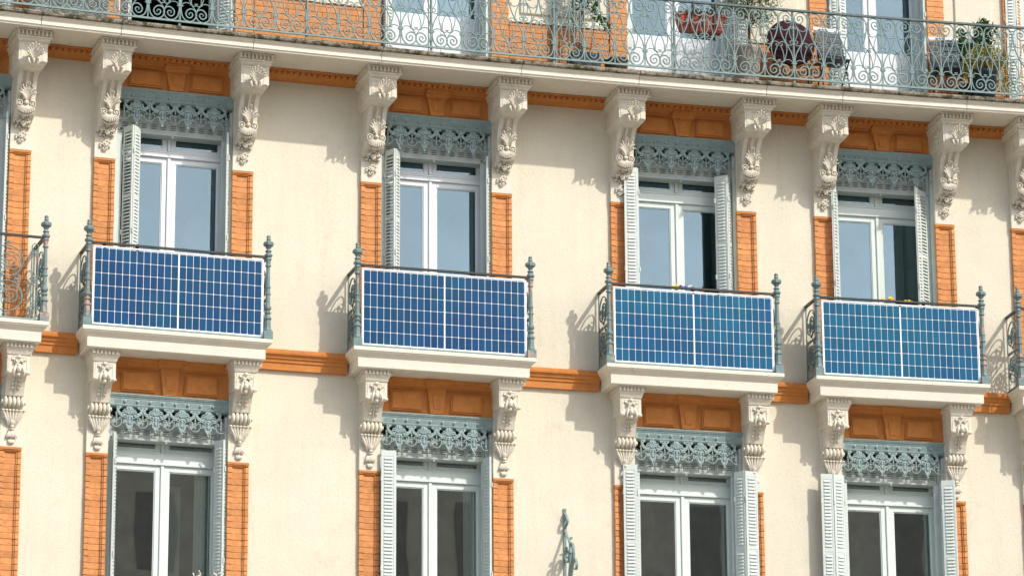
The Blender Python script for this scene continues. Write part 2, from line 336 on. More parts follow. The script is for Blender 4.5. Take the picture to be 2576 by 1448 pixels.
# ---- long top balcony: separate fascia stones with open joints
JO = [-13., -9., -7.2, -5.145, -4.158, -2.5, -.865, .957, 2.51, 4.22, 5.25, 6.945, 8.6, 11., 13.5, 16.]
for i in range(len(JO)-1):
    a, b = JO[i]+.004, JO[i+1]-.004; n = max(1, int((b-a)/.5)); rings = []; rl = []
    for k in range(n+1):
        s = a+(b-a)*k/n
        rings.append([(s, 0, 2.69), (s, -.89, 2.69), (s, -.892, 2.660), (s, -.872, 2.652), (s, -.87, 2.642), (s, -.858, 2.634), (s, -.852, 2.628), (s, -.856, 2.572), (s, -.842, 2.566), (s, -.836, 2.546), (s, -.80, 2.563), (s, 0, 2.556)])
        w = [R.uniform(-.004, .004) for _ in range(5)]
        rl.append([(s, 0, 2.748), (s, -.87, 2.742+w[0]), (s, -.905+w[1], 2.728), (s, -.92+w[2], 2.705), (s, -.918+w[3], 2.682), (s, -.90, 2.668+w[4]), (s, 0, 2.651+.0398)])
    mb = MB(); mb.loft(rings); st = link('balcony_stone', mb.mesh('balcony_stone', 'fascia', True), I4, B)
    mb = MB(); mb.loft(rl); link('mossy_lip', mb.mesh('mossy_lip', 'moss', True), I4, st)

# ------------------------------------------------------------------ consoles
def acan(mb, x, y, z, h, n=7, w=.07, lean=.35):         # fan of carved leaves rising from (x, y, z)
    for i in range(n):
        a = (i-(n-1)/2)/(n-1)*2.3
        L = h*(1-.28*abs(a)/1.2)
        pts = []
        for k in range(5):
            t = k/4; pts.append((x+math.sin(a*(.4+.6*t))*L*t*.78, y-.022-lean*.12*t*t, z+math.cos(a*(.3+.6*t))*L*t))
        mb.tube(pts, [.011, .017, .018, .015, .007], 5)
        mb.lump(pts[-1], (.012, .012, .012), nu=5, nv=4)
        for sgn in (-1, 1):
            p = pts[3]; mb.lump((p[0]+sgn*.013, p[1]-.003, p[2]), (.009, .008, .014), nu=5, nv=4)
def flower(mb, x, y, z, r, n=6):
    for i in range(n):
        a = 2*PI*i/n+.3; mb.lump((x+math.cos(a)*r*.62, y-.01, z+math.sin(a)*r*.62), (r*.42, r*.3, r*.42), nu=5, nv=4)
    mb.lump((x, y-.022, z), (r*.28, r*.3, r*.28), nu=5, nv=4)
def volute(mb, x, y, z, r, sg, w=.03):
    pts = spiral(x, z, r, r*.15, -PI/2 if sg > 0 else -PI/2, (-PI/2+sg*3.4*PI), 22)
    mb.strap([(a, y-(.018*(1-abs(1-i/11))), b) for i, (a, b) in enumerate(pts)], w, r*.26)
    mb.lump((x, y-.012, z), (r*.25, .02, r*.25), nu=6, nv=4)
def console_meshes(kind):
    """upper (long) and lower consoles; x centred, y=-d, z measured from the soffit"""
    out = {}
    mb = MB(); orn = MB(); den = MB(); gar = MB()
    if kind == 'up':
        hw = .175
        mb.slab(-hw, hw, [(-.001, .70, .05), (-.012, .70, .05), (-.014, .665, .035), (-.07, .665, .035), (-.074, .675, .042), (-.088, .67, .038), (-.10, .64, .02), (-.118, .63, .014), (-.13, .612, .006), (-.134, .60, 0), (-.365, .60, 0), (-.372, .585, .0)], .0)
        mb.slab(-hw+.004, hw-.004, [(-.372, .585, .0), (-.385, .57, -.010), (-.40, .56, -.018), (-.408, .52, -.03), (-.425, .50, -.04), (-.43, .40, -.05)], .0)
        for i in range(9): den.box(-.212+i*.0485, -.185+i*.0485, -.697, -.66, -.066, -.014)
        for sg in (-1, 1):
            for i in range(9): x = sg*.21; den.box(min(x, x+sg*.03), max(x, x+sg*.03), -.64+i*.055, -.61+i*.055, -.066, -.014)
        # recessed frame lines on block face, raised side panels
        mb.box(-.15, -.11, -.606, -.60, -.36, -.15); mb.box(.11, .15, -.606, -.60, -.36, -.15); mb.box(-.15, .15, -.6061, -.6001, -.165, -.15)
        for sg in (-1, 1):
            for y0, y1 in ((-.55, -.42), (-.38, -.26)):
                x = sg*hw; mb.box(min(x, x+sg*.006), max(x, x+sg*.006), y0, y1, -.34, -.16)
                for q in range(6): orn.lump((x+sg*.006, R.uniform(y0+.02, y1-.02), R.uniform(-.31, -.19)), (.008, .02, .024), nu=5, nv=4)
        prof = [(.42, -.42), (.40, -.445), (.365, -.475), (.33, -.52), (.295, -.58), (.27, -.66), (.258, -.74), (.262, -.80), (.25, -.87), (.215, -.92), (.17, -.95), (.10, -.965), (.055, -.985)]
        w = .118
        mb.loft([[(-w, 0, z), (-w, -d, z), (-w*.55, -d, z), (-w*.5, -d+.035, z), (-w*.2, -d+.035, z), (-w*.15, -d, z), (w*.15, -d, z), (w*.2, -d+.035, z), (w*.5, -d+.035, z), (w*.55, -d, z), (w, -d, z), (w, 0, z)] for d, z in prof])
        mb.box(-.131, .131, -.06, 0, -1.315, -.43)       # stucco shaft of the pilaster
        acan(orn, 0, -.60, -.37, .19, 9, .08, 1.0)
        orn.lump((0, -.635, -.225), (.022, .03, .018)); orn.lump((0, -.625, -.19), (.03, .02, .012)); orn.lump((0, -.62, -.165), (.014, .016, .018))
        for sg in (-1, 1):
            orn.tube([(sg*.05, -.61, -.33), (sg*.062, -.65, -.36), (sg*.06, -.655, -.395), (sg*.04, -.64, -.415)], [.012, .016, .014, .008])
        orn.tube([(0, -.64, -.35), (0, -.655, -.385), (.004, -.63, -.41)], [.02, .014, .006])
        # tall leaf on the shaft
        acan(orn, 0, -.265, -.76, .19, 8, .08, .75)
        orn.lump((0, -.35, -.555), (.04, .024, .016)); orn.lump((0, -.345, -.58), (.022, .02, .018))
        for sg in (-1, 1):
            volute(orn, sg*.074, -.268, -.80, .048, sg)
            orn.tube([(sg*.02, -.285, -.70), (sg*.028, -.29, -.735), (sg*.04, -.285, -.745)], [.006, .013, .012])
        orn.lump((0, -.295, -.795), (.030, .03, .026))
        for i in range(9):                                # shell
            a = (i-4)/4*1.15
            orn.tube([(math.sin(a)*.02, -.275, -.82), (math.sin(a)*.068, -.285, -.825-.045*math.cos(a)), (math.sin(a)*.108, -.255, -.825-.085*math.cos(a))], [.008, .015, .017])
        for i in range(11):
            a = (i-5)/5*1.25; orn.lump((math.sin(a)*.098, -.232, -.845-.09*math.cos(a)), (.016, .014, .012), nu=5, nv=4)
        for i in range(38):                               # fruit and flower swag
            t = R.random(); x = R.uniform(-.118, .118)*(1-.25*t); gar.lump((x, -.135+.05*t, -.93-.11*t), (.020, .034, .015), Matrix.Rotation(R.uniform(-1, 1), 3, 'Y'), nu=5, nv=4)
        for x, z, r in ((-.062, -.965, .042), (.056, -.97, .044), (0, -1.01, .036)): flower(gar, x, -.14, z, r)
        gar.lump((0, -.068, -1.055), (.018, .02, .018)); gar.tube([(0, -.065, -1.03), (.006, -.07, -1.08)], .007)
        for i in range(22):
            a = R.uniform(0, 6.28); q = math.sqrt(R.random()); z = -1.165+math.sin(a)*q*.075
            gar.lump((math.cos(a)*q*.074*(1-.3*max(0, -1.16-z)/.07), -.068, z), (.015, .03, .019), Matrix.Rotation(a, 3, 'Y'), nu=5, nv=4)
        flower(gar, -.018, -.085, -1.15, .032); flower(gar, .025, -.082, -1.165, .026); flower(gar, .004, -.08, -1.205, .022)
    else:
        hw = .135
        mb.slab(-hw, hw, [(-.001, .43, .045), (-.01, .43, .045), (-.012, .405, .03), (-.055, .405, .03), (-.06, .40, .028), (-.09, .385, .016), (-.11, .375, .010), (-.13, .365, .004), (-.14, .35, 0), (-.335, .35, 0), (-.345, .33, -.01)], .0)
        for i in range(7): den.box(-.162+i*.0465, -.137+i*.0465, -.428, -.40, -.052, -.012)
        for sg in (-1, 1):
            for i in range(6): x = sg*.165; den.box(min(x, x+sg*.025), max(x, x+sg*.025), -.375+i*.05, -.348+i*.05, -.052, -.012)
        mb.box(-.115, -.095, -.356, -.35, -.32, -.155); mb.box(.095, .115, -.356, -.35, -.32, -.155); mb.box(-.115, .115, -.3561, -.3501, -.165, -.15)
        prof = [(.33, -.345), (.29, -.37), (.235, -.42), (.20, -.48), (.175, -.54), (.16, -.58), (.10, -.60), (.10, -.70), (.06, -.73)]
        w = .112
        mb.loft([[(-w, 0, z), (-w, -d, z), (w, -d, z), (w, 0, z)] for d, z in prof])
        mb.box(-.131, .131, -.055, 0, -1.175, -.345)
        for sg in (-1, 1):
            mb.lump((sg*.105, -.345, -.345), (.045, .035, .028)); volute(orn, sg*.035, -.365, -.215, .026, sg, .035)
            orn.tube([(sg*.03, -.36, -.27), (sg*.05, -.39, -.31), (sg*.066, -.385, -.36), (sg*.055, -.36, -.395)], [.014, .018, .016, .008])
            orn.lump((sg*.035, -.385, -.215), (.016, .014, .016)); orn.lump((sg*.07, -.36, -.19), (.022, .014, .02))
            for i in range(3): orn.lump((sg*.034, -[.262, .222, .196][i], -.41-.045*i), (.030, .016, .015), Matrix.Rotation(sg*.6, 3, 'Y'), nu=6, nv=4)
            x = sg*hw
            for q in range(7): orn.lump((x, -.3+R.uniform(-.03, .03), R.uniform(-.30, -.17)), (.008, .02, .022), nu=5, nv=4)
        orn.lump((0, -.37, -.16), (.03, .014, .02)); orn.lump((0, -.375, -.265), (.03, .022, .02)); orn.lump((0, -.375, -.31), (.034, .034, .045)); orn.lump((0, -.35, -.37), (.026, .03, .03))
        orn.tube([(0, -.275, -.39), (0, -.235, -.44), (0, -.205, -.50), (0, -.185, -.555)], [.012, .011, .010, .006])
        for i in range(5):                                # ribbed roll
            x = -.10+i*.05; mb.lump((x, -.145, -.655), (.027, .055, .066), nu=8, nv=6)
        orn.lump((-.135, -.12, -.655), (.018, .04, .03)); orn.lump((.135, -.12, -.655), (.018, .04, .03))
        for i in range(7):                                # leafy cup
            a = (i-3)/3; x = a*.115
            gar.tube([(x*.35, -.07, -.925), (x*.55, -.10, -.87), (x*.85, -.115, -.81), (x*1.05, -.13, -.765)], [.012, .018, .018, .014])
            gar.lump((x*1.08, -.14, -.755), (.022, .018, .014), nu=6, nv=4)
        gar.lump((0, -.09, -.86), (.05, .03, .07)); gar.lump((0, -.10, -.945), (.026, .03, .02)); gar.lump((0, -.09, -.975), (.034, .03, .012))
        for i in range(7):
            a = (i-3)/3; gar.lump((a*.048, -.075-.015*math.cos(a), -1.035), (.012, .016, .045), Matrix.Rotation(-a*.35, 3, 'Y'), nu=6, nv=5)
            gar.lump((a*.030, -.068-.01*math.cos(a), -1.118), (.010, .014, .028), Matrix.Rotation(a*.25, 3, 'Y'), nu=5, nv=4)
        gar.lump((0, -.07, -1.085), (.012, .012, .012))
    nm = 'upper' if kind == 'up' else 'lower'
    return [('console', mb.mesh(nm+'_console', 'stone')), ('carved_leaf', orn.mesh(nm+'_leaf', 'stone')), ('dentils', den.mesh(nm+'_dentils', 'stone')), ('carved_garland', gar.mesh(nm+'_garland', 'stone'))]
CU = console_meshes('up'); CL = console_meshes('low')
for i, p in enumerate(PIL):
    for parts, zt in ((CU, 2.556), (CL, -1.246)):
        Mw = FR(p+PW/2, 0, zt)
        c = link(parts[0][0], parts[0][1], Mw, B)
        for nm, me in parts[1:]:
            k = link(nm, me, Mw, c)
            if nm == 'dentils': k['kind'] = 'stuff'

# ------------------------------------------------------------------ brick pilasters
def course_mesh(seed, h):
    r = random.Random(seed); mb = MB(); w = PW/2; g = .0022; e = lambda: r.uniform(-.0035, .0035)
    zt, zb = h/2-g, -h/2+g; d = .05+r.uniform(-.003, .003)
    xs = [(-w, d-.004), (-w+.004, d), (-w+.042, d+e()*.5), (-w+.05, d-.014), (-w+.06, d-.014), (-w+.066, d-.032), (w-.066, d-.032+e()*.5), (w-.06, d-.014), (w-.05, d-.014), (w-.042, d), (w-.004, d+e()*.5), (w, d-.004)]
    rings = []
    for z, o in ((zb, .006), (zb+.005, 0), (zt-.005, 0), (zt, .006)):
        rings.append([(-w, 0, z)]+[(x, -(dd-o), z+r.uniform(-.001, .001)) for x, dd in xs]+[(w, 0, z)])
    mb.loft(rings); return mb
COURSES = {h: [course_mesh(k, h).mesh('brick_course', 'brick') for k in range(9)] for h in (.0745,)}
capm = MB(); w = PW/2
capm.box(-w, w, -.056, 0, -.028, 0); capm.box(-w, -w+.042, -.05, 0, -.045, -.028); capm.box(w-.042, w, -.05, 0, -.045, -.028)
capm.box(-w+.042, w-.042, -.046, 0, -.042, -.028); capm.box(-w+.05, w-.05, -.036, 0, -.055, -.042)
capm = capm.mesh('pilaster_head', 'orange')
backm = MB(); backm.box(-w+.002, w-.002, -.014, 0, 0, 1); 
backme = backm.mesh('pilaster_mortar', 'orange')
H = .0745
for i, p in enumerate(PIL):
    for zt, zv, zb in ((1.241, .1, -1.0), (-2.421, -4.02, -5.2)):
        Mw = FR(p+w, 0, zb) @ Matrix.Diagonal((1, 1, zt-zb-.02, 1))
        pil = link('pilaster', backme, Mw, B)
        link('pilaster_head', capm, FR(p+w, 0, zt), pil)
        z = zt-.055-H/2; k = 0; rest = MB()
        while z > zb:
            me = COURSES[H][R.randrange(9)]
            if z > zv-.05 and 1 <= i <= 10: link('brick', me, FR(p+w+R.uniform(-.0015, .0015), 0, z), pil)
            else:
                b = len(rest.v)
                rest.add([(v.co.x, v.co.y, v.co.z+z-zb) for v in me.vertices], [tuple(q.vertices) for q in me.polygons])
            z -= H
        if rest.v: link('brickwork', rest.mesh('brickwork', 'brick'), FR(p+w, 0, zb), pil, kind='stuff')

# ------------------------------------------------------------------ lintels (three raised panels, the middle one a keystone)
def lintel(o, z0, z1, up):
    c = (o[0]+o[1])/2; hw = (o[1]-o[0])/2-.001; h = z1-z0
    mb = MB(); mb.sbox(-hw, hw, -.25, .03, 0, h)
    tr = [(0, .06), (.01, .055), (.02, .045)] if up else [(0, .14), (.03, .13), (.045, .10), (.09, .085), (.10, .05), (.115, .045)]
    mb.loft([[(-hw, 0, h-a), (-hw, -b, h-a), (hw, -b, h-a), (hw, 0, h-a)] for a, b in tr])
    L = link('lintel', mb.mesh('lintel', 'orange'), FR(c, 0, z0), B)
    zb = .035; zt = h-(.045 if up else .15)
    def pan(xa, xb, xc, xd, d, nm='raised_panel'):     # bottom xa..xb, top xc..xd
        m = MB()
        for k, (ins, dd) in enumerate(((0, d), (.020, d+.016))):
            r0 = [(xa+ins, -.03, zb+ins), (xb-ins, -.03, zb+ins), (xd-ins, -.03, zt-ins), (xc+ins, -.03, zt-ins)]
            m.loft([r0, [(x, -dd, z) for x, _, z in r0]])
        link(nm, m.mesh(nm, 'orange'), FR(c, 0, z0), L)
    k0, k1 = .085, .13
    pan(-hw+.14, -k0-.09, -hw+.14, -k1-.07, .052); pan(k0+.09, hw-.14, k1+.07, hw-.14, .052)
    m = MB(); zb2 = .01
    r0 = [(-k0, -.03, zb2), (k0, -.03, zb2), (k1, -.03, h-.04), (-k1, -.03, h-.04)]
    m.loft([r0, [(x*.97, -.075, z) for x, _, z in r0]])
    m.loft([[(-k0*.5, -.07, .06), (k0*.5, -.07, .06), (k1*.5, -.07, zt-.03), (-k1*.5, -.07, zt-.03)], [(-k0*.42, -.085, .068), (k0*.42, -.085, .068), (k1*.42, -.085, zt-.038), (-k1*.42, -.085, zt-.038)]])
    m.slab(-k1-.01, k1+.01, [(h+.03, .17, .0), (h-.001, .17, .02), (h-.02, .165, .02), (h-.03, .13, .01), (h-.05, .11, .004), (h-.06, .08, -.002)] if up else [(h-.001, .17, .02), (h-.03, .165, .02), (h-.045, .13, .01), (h-.075, .11, .004), (h-.085, .08, -.002)], .03)
    link('keystone', m.mesh('keystone', 'orange'), FR(c, 0, z0), L)
for o in OPEN:
    lintel(o, 2.172, 2.465, True); lintel(o, -1.675, -1.247, False)
# the upper lintel continues behind the cornice band
    c = (o[0]+o[1])/2

# ------------------------------------------------------------------ cast-iron valances
PER = .3225
def valance_meshes():
    # palmette with pendant spear; origin at rope line, x centred
    a = MB(); y = -.0
    for i in range(7):
        t = (i-3)/3; ang = t*1.15
        L = .103*(1-.10*abs(t))
        pts = [(math.sin(ang*.5)*L*.2, -.012, -.115+math.cos(ang*.4)*L*.2), (math.sin(ang*.8)*L*.62, -.016, -.115+math.cos(ang*.8)*L*.7), (math.sin(ang)*L*.95+.0, -.014, -.115+math.cos(ang)*L*.92), (math.sin(ang*1.25)*L*1.05, -.010, -.115+math.cos(ang*1.2)*L*.86)]
        a.tube(pts, [.008, .012, .0135, .009], 5)
    a.poly([(-.03, -.13), (.03, -.13), (.08, -.10), (.075, -.06), (.035, -.03), (-.035, -.03), (-.075, -.06), (-.08, -.10)], -.008, 0)
    a.poly([(-.028, -.03), (.028, -.03), (.034, -.001), (-.034, -.001)], -.007, 0)
    a.lump((0, -.01, -.125), (.030, .014, .018)); a.lump((0, -.01, -.15), (.020, .012, .022)); a.lump((0, -.01, -.175), (.030, .013, .010)); a.lump((0, -.01, -.20), (.022, .012, .028))
    for sg in (-1, 1):
        for (x, z, rx, rz, an) in ((.036, -.205, .013, .032, .6), (.052, -.190, .012, .02, .9), (.03, -.24, .013, .032, .5), (.018, -.262, .012, .026, .35), (.062, -.205, .010, .012, .3)):
            a.lump((sg*x, -.006, z), (rx, .009, rz), Matrix.Rotation(sg*an, 3, 'Y'), nu=6, nv=5)
    a.poly([(-.05, -.20), (.05, -.20), (.03, -.26), (.012, -.285), (-.012, -.285), (-.03, -.26)], -.007, 0)
    a.poly([(0, -.283), (.019, -.302), (0, -.322), (-.019, -.302)], -.012, 0)
    a.lump((0, -.012, -.302), (.012, .01, .012), nu=6, nv=4)
    # ring with hanging flower, C scrolls and foliage
    def ringm(sides):
        b = MB()
        ring = spiral(0, -.195, .062, .062, -PI-.05, .05, 16); b.strap([(x, -.006, z) for x, z in ring], .013, .012)
        for sg in sides:
            b.strap([(sg*x, -.006, z) for x, z in smooth([(.062, -.20), (.064, -.165), (.062, -.155)], 3)], .012, .011)
            b.strap([(sg*x, -.008, z) for x, z in smooth([(.135, -.20), (.128, -.165), (.105, -.142), (.075, -.135), (.045, -.140), (.033, -.155), (.040, -.168), (.052, -.163)], 3)], .014, .012)
            b.strap([(sg*x, -.008, z) for x, z in smooth([(.062, -.208), (.078, -.212), (.09, -.20), (.085, -.188), (.077, -.192)], 3)], .014, .010)
            # big leafy S scroll up to the rope
            b.strap([(sg*x, -.010, z) for x, z in smooth([(.006, -.015), (.008, -.06), (.028, -.10), (.065, -.115), (.105, -.105)], 4)], .014, .016)
            b.strap([(sg*x, -.010, z) for x, z in smooth([(.006, -.012), (.022, -.008), (.034, -.02), (.034, -.035), (.026, -.042)], 3)], .014, .012)
            for (x, z, rx, rz, an) in ((.030, -.078, .015, .03, -.5), (.052, -.095, .014, .026, -.9), (.078, -.095, .012, .022, -1.2), (.055, -.118, .012, .024, -1.1), (.095, -.118, .012, .02, -1.4), (.112, -.098, .013, .018, .8), (.13, -.135, .012, .03, .25), (.02, -.05, .012, .024, -.2), (.088, -.135, .011, .018, -1.2)):
                b.lump((sg*x, -.010, z), (rx, .010, rz), Matrix.Rotation(sg*an, 3, 'Y'), nu=6, nv=5)
            b.poly([(sg*x, z) for x, z in ([(.012, -.03), (.03, -.06), (.012, -.07)])], -.006, 0)
            b.strap([(sg*x, -.007, z) for x, z in smooth([(.005, -.165), (.022, -.172), (.034, -.160)], 3)], .01, .008)
            b.lump((sg*.014, -.007, -.205), (.005, .006, .016), Matrix.Rotation(sg*-.7, 3, 'Y'), nu=5, nv=4)
        for sg in sides: b.poly([(0, 0), (sg*.066, 0), (sg*.062, -.018), (sg*.040, -.040), (sg*.022, -.070), (0, -.078)], -.006, 0)
        for sg in sides: b.poly([(sg*x, z) for x, z in ((.014, -.078), (.05, -.078), (.085, -.088), (.128, -.085), (.132, -.112), (.10, -.128), (.05, -.126), (.02, -.108))], -.0055, 0)
        b.poly([(-.012, -.10), (.012, -.10), (.006, -.07), (-.006, -.07)], -.007, 0)
        b.lump((0, -.009, -.125), (.012, .01, .018)); b.lump((0, -.009, -.15), (.009, .009, .014)); b.lump((0, -.009, -.175), (.013, .01, .012)); b.lump((0, -.007, -.21), (.009, .008, .034)); b.lump((0, -.010, -.10), (.007, .008, .012))
        return b.mesh('ring_scroll', 'val')
    return a.mesh('palmette', 'val'), ringm((-1, 1)), ringm((1,)), ringm((-1,))
PALM, RING, RINGA, RINGB = valance_meshes()
sb = MB(); sb.lump((0, -.012, 0), (.021, .016, .021), nu=8, nv=6); sb.lathe([(0, 0)], 3) if False else None
STUD = sb.mesh('stud', 'val')
def valance(o, ztop):
    c = (o[0]+o[1])/2; hw = (o[1]-o[0])/2-.002; sc = (2*hw)/1.466
    D0 = .045
    mb = MB()
    mb.loft([[(-hw, .12, z), (-hw, -d, z), (hw, -d, z), (hw, .12, z)] for z, d in [(0, .035), (-.012, .035), (-.016, .028), (-.026, .026), (-.036, .012), (-.05, .008), (-.056, 0), (-.125, 0), (-.127, .006), (-.134, .006), (-.135, 0), (-.155, .0)]])
    n = int(2*hw/.014)
    for i in range(n):                                  # rope line
        x = -hw+(i+.5)*2*hw/n; mb.lump((x, -.006, -.143), (.0062, .007, .0085), Matrix.Rotation(.5, 3, 'Y'), nu=5, nv=4)
    ns = 8; p = .1545*sc
    for i in range(-4, 5):                               # flutes between studs
        for k in range(-3, 4):
            x = i*p+k*.0135
            if abs(x) < hw-.01: mb.box(x-.0035, x+.0035, -.006, 0, -.115, -.066)
    F0 = FR(c, D0, ztop)
    V = link('valance', mb.mesh('valance', 'val'), F0, B)
    for i in range(8): link('stud', STUD, F0 @ Matrix.Translation(((i-3.5)*p, 0, -.09)), V)
    S = Matrix.Diagonal((sc, 1, 1, 1))
    for i in range(4): link('palmette', PALM, F0 @ Matrix.Translation(((i-1.5)*PER*sc, 0, -.150)) @ S, V)
    for i in range(5):
        if abs(i-2) == 2:
            link('ring_scroll', RINGA if i == 0 else RINGB, F0 @ Matrix.Translation(((i-2)*PER*sc*.995, 0, -.150)) @ S, V)
        else: link('ring_scroll', RING, F0 @ Matrix.Translation(((i-2)*PER*sc, 0, -.150)) @ S, V)
    # blind box behind, with vent slits
    bx = MB(); zb = -.51
    nb = 11; 
    for i in range(nb):
        x0 = -hw+.075+i*(2*hw-.15)/nb; x1 = -hw+.075+(i+1)*(2*hw-.15)/nb; bx.bbox(x0, x1, .12, .2, zb, -.255, .003)
    bx.box(-hw, -hw+.073, .10, .2, zb, -.24); bx.box(hw-.073, hw, .10, .2, zb, -.24)
    vd = MB(); vd.box(-hw, hw, .21, .23, zb, -.001); vd.box(-hw+.075, hw-.075, .121, .209, -.2545, -.248)  # dark boards: shade of the void behind the lace put into colour
    link('void_shade_board', vd.mesh('void_shade_board', 'room'), F0, B)
    bx.box(-hw+.075, hw-.075, .105, .3, zb-.018, zb-.0005)
    bx.lathe([(zb-.05, .006), (zb-.045, .013), (zb-.03, .013), (zb-.018, .006)], 8, (0, .115))
    BX = link('blind_box', bx.mesh('blind_box', 'box'), F0, B)
    for i in range(nb):
        if i % 3 == 1 and False: continue
        xm = -hw+.075+(i+.5)*(2*hw-.15)/nb
        sl = MB()
        for k in range(3): sl.lump((0, 0, -.024*k), (.045, .006, .0065), nu=8, nv=4)
        link('vent_slits', sl.mesh('vent_slits', 'slit') if i == 0 else SL, F0 @ Matrix.Translation((xm, .118, -.405)), BX) if i else None
        if i == 0: SL = sl.mesh('vent_slits', 'slit'); link('vent_slits', SL, F0 @ Matrix.Translation((xm, .118, -.405)), BX)
for o in OPEN:
    valance(o, 2.171); valance(o, -1.676)

# ------------------------------------------------------------------ windows
def window(o, z0, z1, zg, zt0, fm, gm, mull=.086, panel=None, name='window'):
    """frame from z0 to z1; casement glass tops at zg; transom glass from zt0 up"""
    c = (o[0]+o[1])/2; hw = (o[1]-o[0])/2-.03; y0, y1 = .235, .30; F = FR(c, 0, 0); gw = hw-.088
    mb = MB(); X = mb.bbox; b = .004
    X(-hw, -gw-.045, y0, y1, z0, z1, b); X(gw+.045, hw, y0, y1, z0, z1, b)
    X(-gw-.045, gw+.045, y0, y1, z1-.05, z1, b)
    zm0, zm1 = zg+.068, zt0-.05
    X(-gw-.045, gw+.045, y0, y1, zm0, zm1, b); mb.box(-gw-.045, gw+.045, y0-.02, y0, zm0+.006, zm0+.028)
    mb.box(-gw-.045, gw+.045, y0-.010, y0, zm1-.02, zm1-.006)
    X(-gw-.045, gw+.045, y0, y1, z0, z0+.03, b)
    W_ = link(name, mb.mesh('window_frame', fm), F, B)
    for sg in (-1, 1):
        a, e = (-gw, -mull) if sg < 0 else (mull, gw)
        sh = MB(); q = .012
        A, E_ = (a-.044, -.024) if sg < 0 else (.024, e+.044)
        lo = z0+.032; ped = panel if panel else lo+.07
        sh.bbox(A, a, y0+q, y1-.004, lo, zm0-.002, .004); sh.bbox(e, E_, y0+q, y1-.004, lo, zm0-.002, .004)
        sh.bbox(a, e, y0+q, y1-.004, zg, zm0-.002, .004); sh.bbox(a, e, y0+q, y1-.004, lo, ped, .004)
        for xx0, xx1, zz0, zz1 in ((a, a+.01, ped, zg), (e-.01, e, ped, zg), (a+.01, e-.01, zg-.01, zg), (a+.01, e-.01, ped, ped+.01)):
            sh.box(xx0, xx1, y0+q+.012, y1-.008, zz0, zz1)
        if panel:
            sh.bbox(a+.05, e-.05, y0+q-.01, y0+q, lo+.08, ped-.08, .01)
        C = link('casement', sh.mesh('casement', fm), F, W_)
        g = MB(); g.box(a+.008, e-.008, y0+.035, y0+.041, ped+.008, zg-.008)
        link('pane', g.mesh('pane', gm), F, W_)
        t = MB(); zt1 = z1-.10
        t.bbox(A, a, y0+q, y1-.004, zm1+.002, z1-.052, .004); t.bbox(e, E_, y0+q, y1-.004, zm1+.002, z1-.052, .004)
        t.bbox(a, e, y0+q, y1-.004, zm1+.002, zt0, .004); t.bbox(a, e, y0+q, y1-.004, zt1, z1-.052, .004)
        link('transom_sash', t.mesh('transom_sash', fm), F, W_)
        g = MB(); g.box(a+.001, e-.001, y0+.035, y0+.041, zt0+.001, zt1-.001); link('pane', g.mesh('pane', gm), F, W_)
    ms = MB(); ms.bbox(-.022, .022, y0-.008, y1, z0+.032, zm0-.002, .006); link('meeting_stile', ms.mesh('meeting_stile', fm), F, W_)
    ms = MB(); ms.bbox(-.022, .022, y0-.004, y1, zm1+.002, z1-.052, .006); link('transom_mullion', ms.mesh('transom_mullion', fm), F, W_)
    # painted jamb boards between wall and window
    jb = MB()
    for sg in (-1, 1):
        x = sg*(hw+.03); jb.box(min(x-sg*.001, x-sg*.03), max(x-sg*.001, x-sg*.03), .01, .36, z0, z1); jb.bbox(min(x-sg*.031, x-sg*.11), max(x-sg*.031, x-sg*.11), .075, .12, z0, z1-.3, .004)
    link('jamb_boards', jb.mesh('jamb_boards', 'shut'), F, W_)
    return W_
ups = ['pvc', 'pvc', 'pvc', 'woodg', 'woodg', 'woodg']
for i, o in enumerate(OPEN):
    big = i >= 3
    window(o, -.99, 2.0, 1.34 if not big else 1.30, 1.545 if not big else 1.56, ups[i], 'glass')
    window(o, -5.1, -1.86, -2.53, -2.253, 'woodg', 'glasslow')
    if i != 1: window(o, 2.76, 5.5, 4.95, 5.15, 'pvc', 'glass', panel=3.63)
    else:                                               # door standing wide open on a dark room
        c = (o[0]+o[1])/2; mb = MB(); hw = .70
        for a, b in ((-hw, -hw+.05), (hw-.05, hw)): mb.bbox(a, b, .235, .30, 2.76, 5.5, .004)
        mb.bbox(-hw+.05, hw-.05, .235, .30, 5.4, 5.5, .004)
        Fo = FR(c, 0, 0); Wo = link('window', mb.mesh('window_frame', 'pvc'), Fo, B)
        for sg in (-1, 1):
            mb = MB(); x = sg*(hw-.07); mb.box(min(x, x+sg*.04), max(x, x+sg*.04), .32, .92, 2.80, 5.38); link('casement', mb.mesh('casement', 'pvc'), Fo, Wo)
        for z in (3.02, 3.10):
            mb = MB(); mb.tube([(-.55, 1.2, z), (.5, 1.2, z)], .012, 6); link('clothes_rail', mb.mesh('clothes_rail', 'whitem'), Fo, Wo)

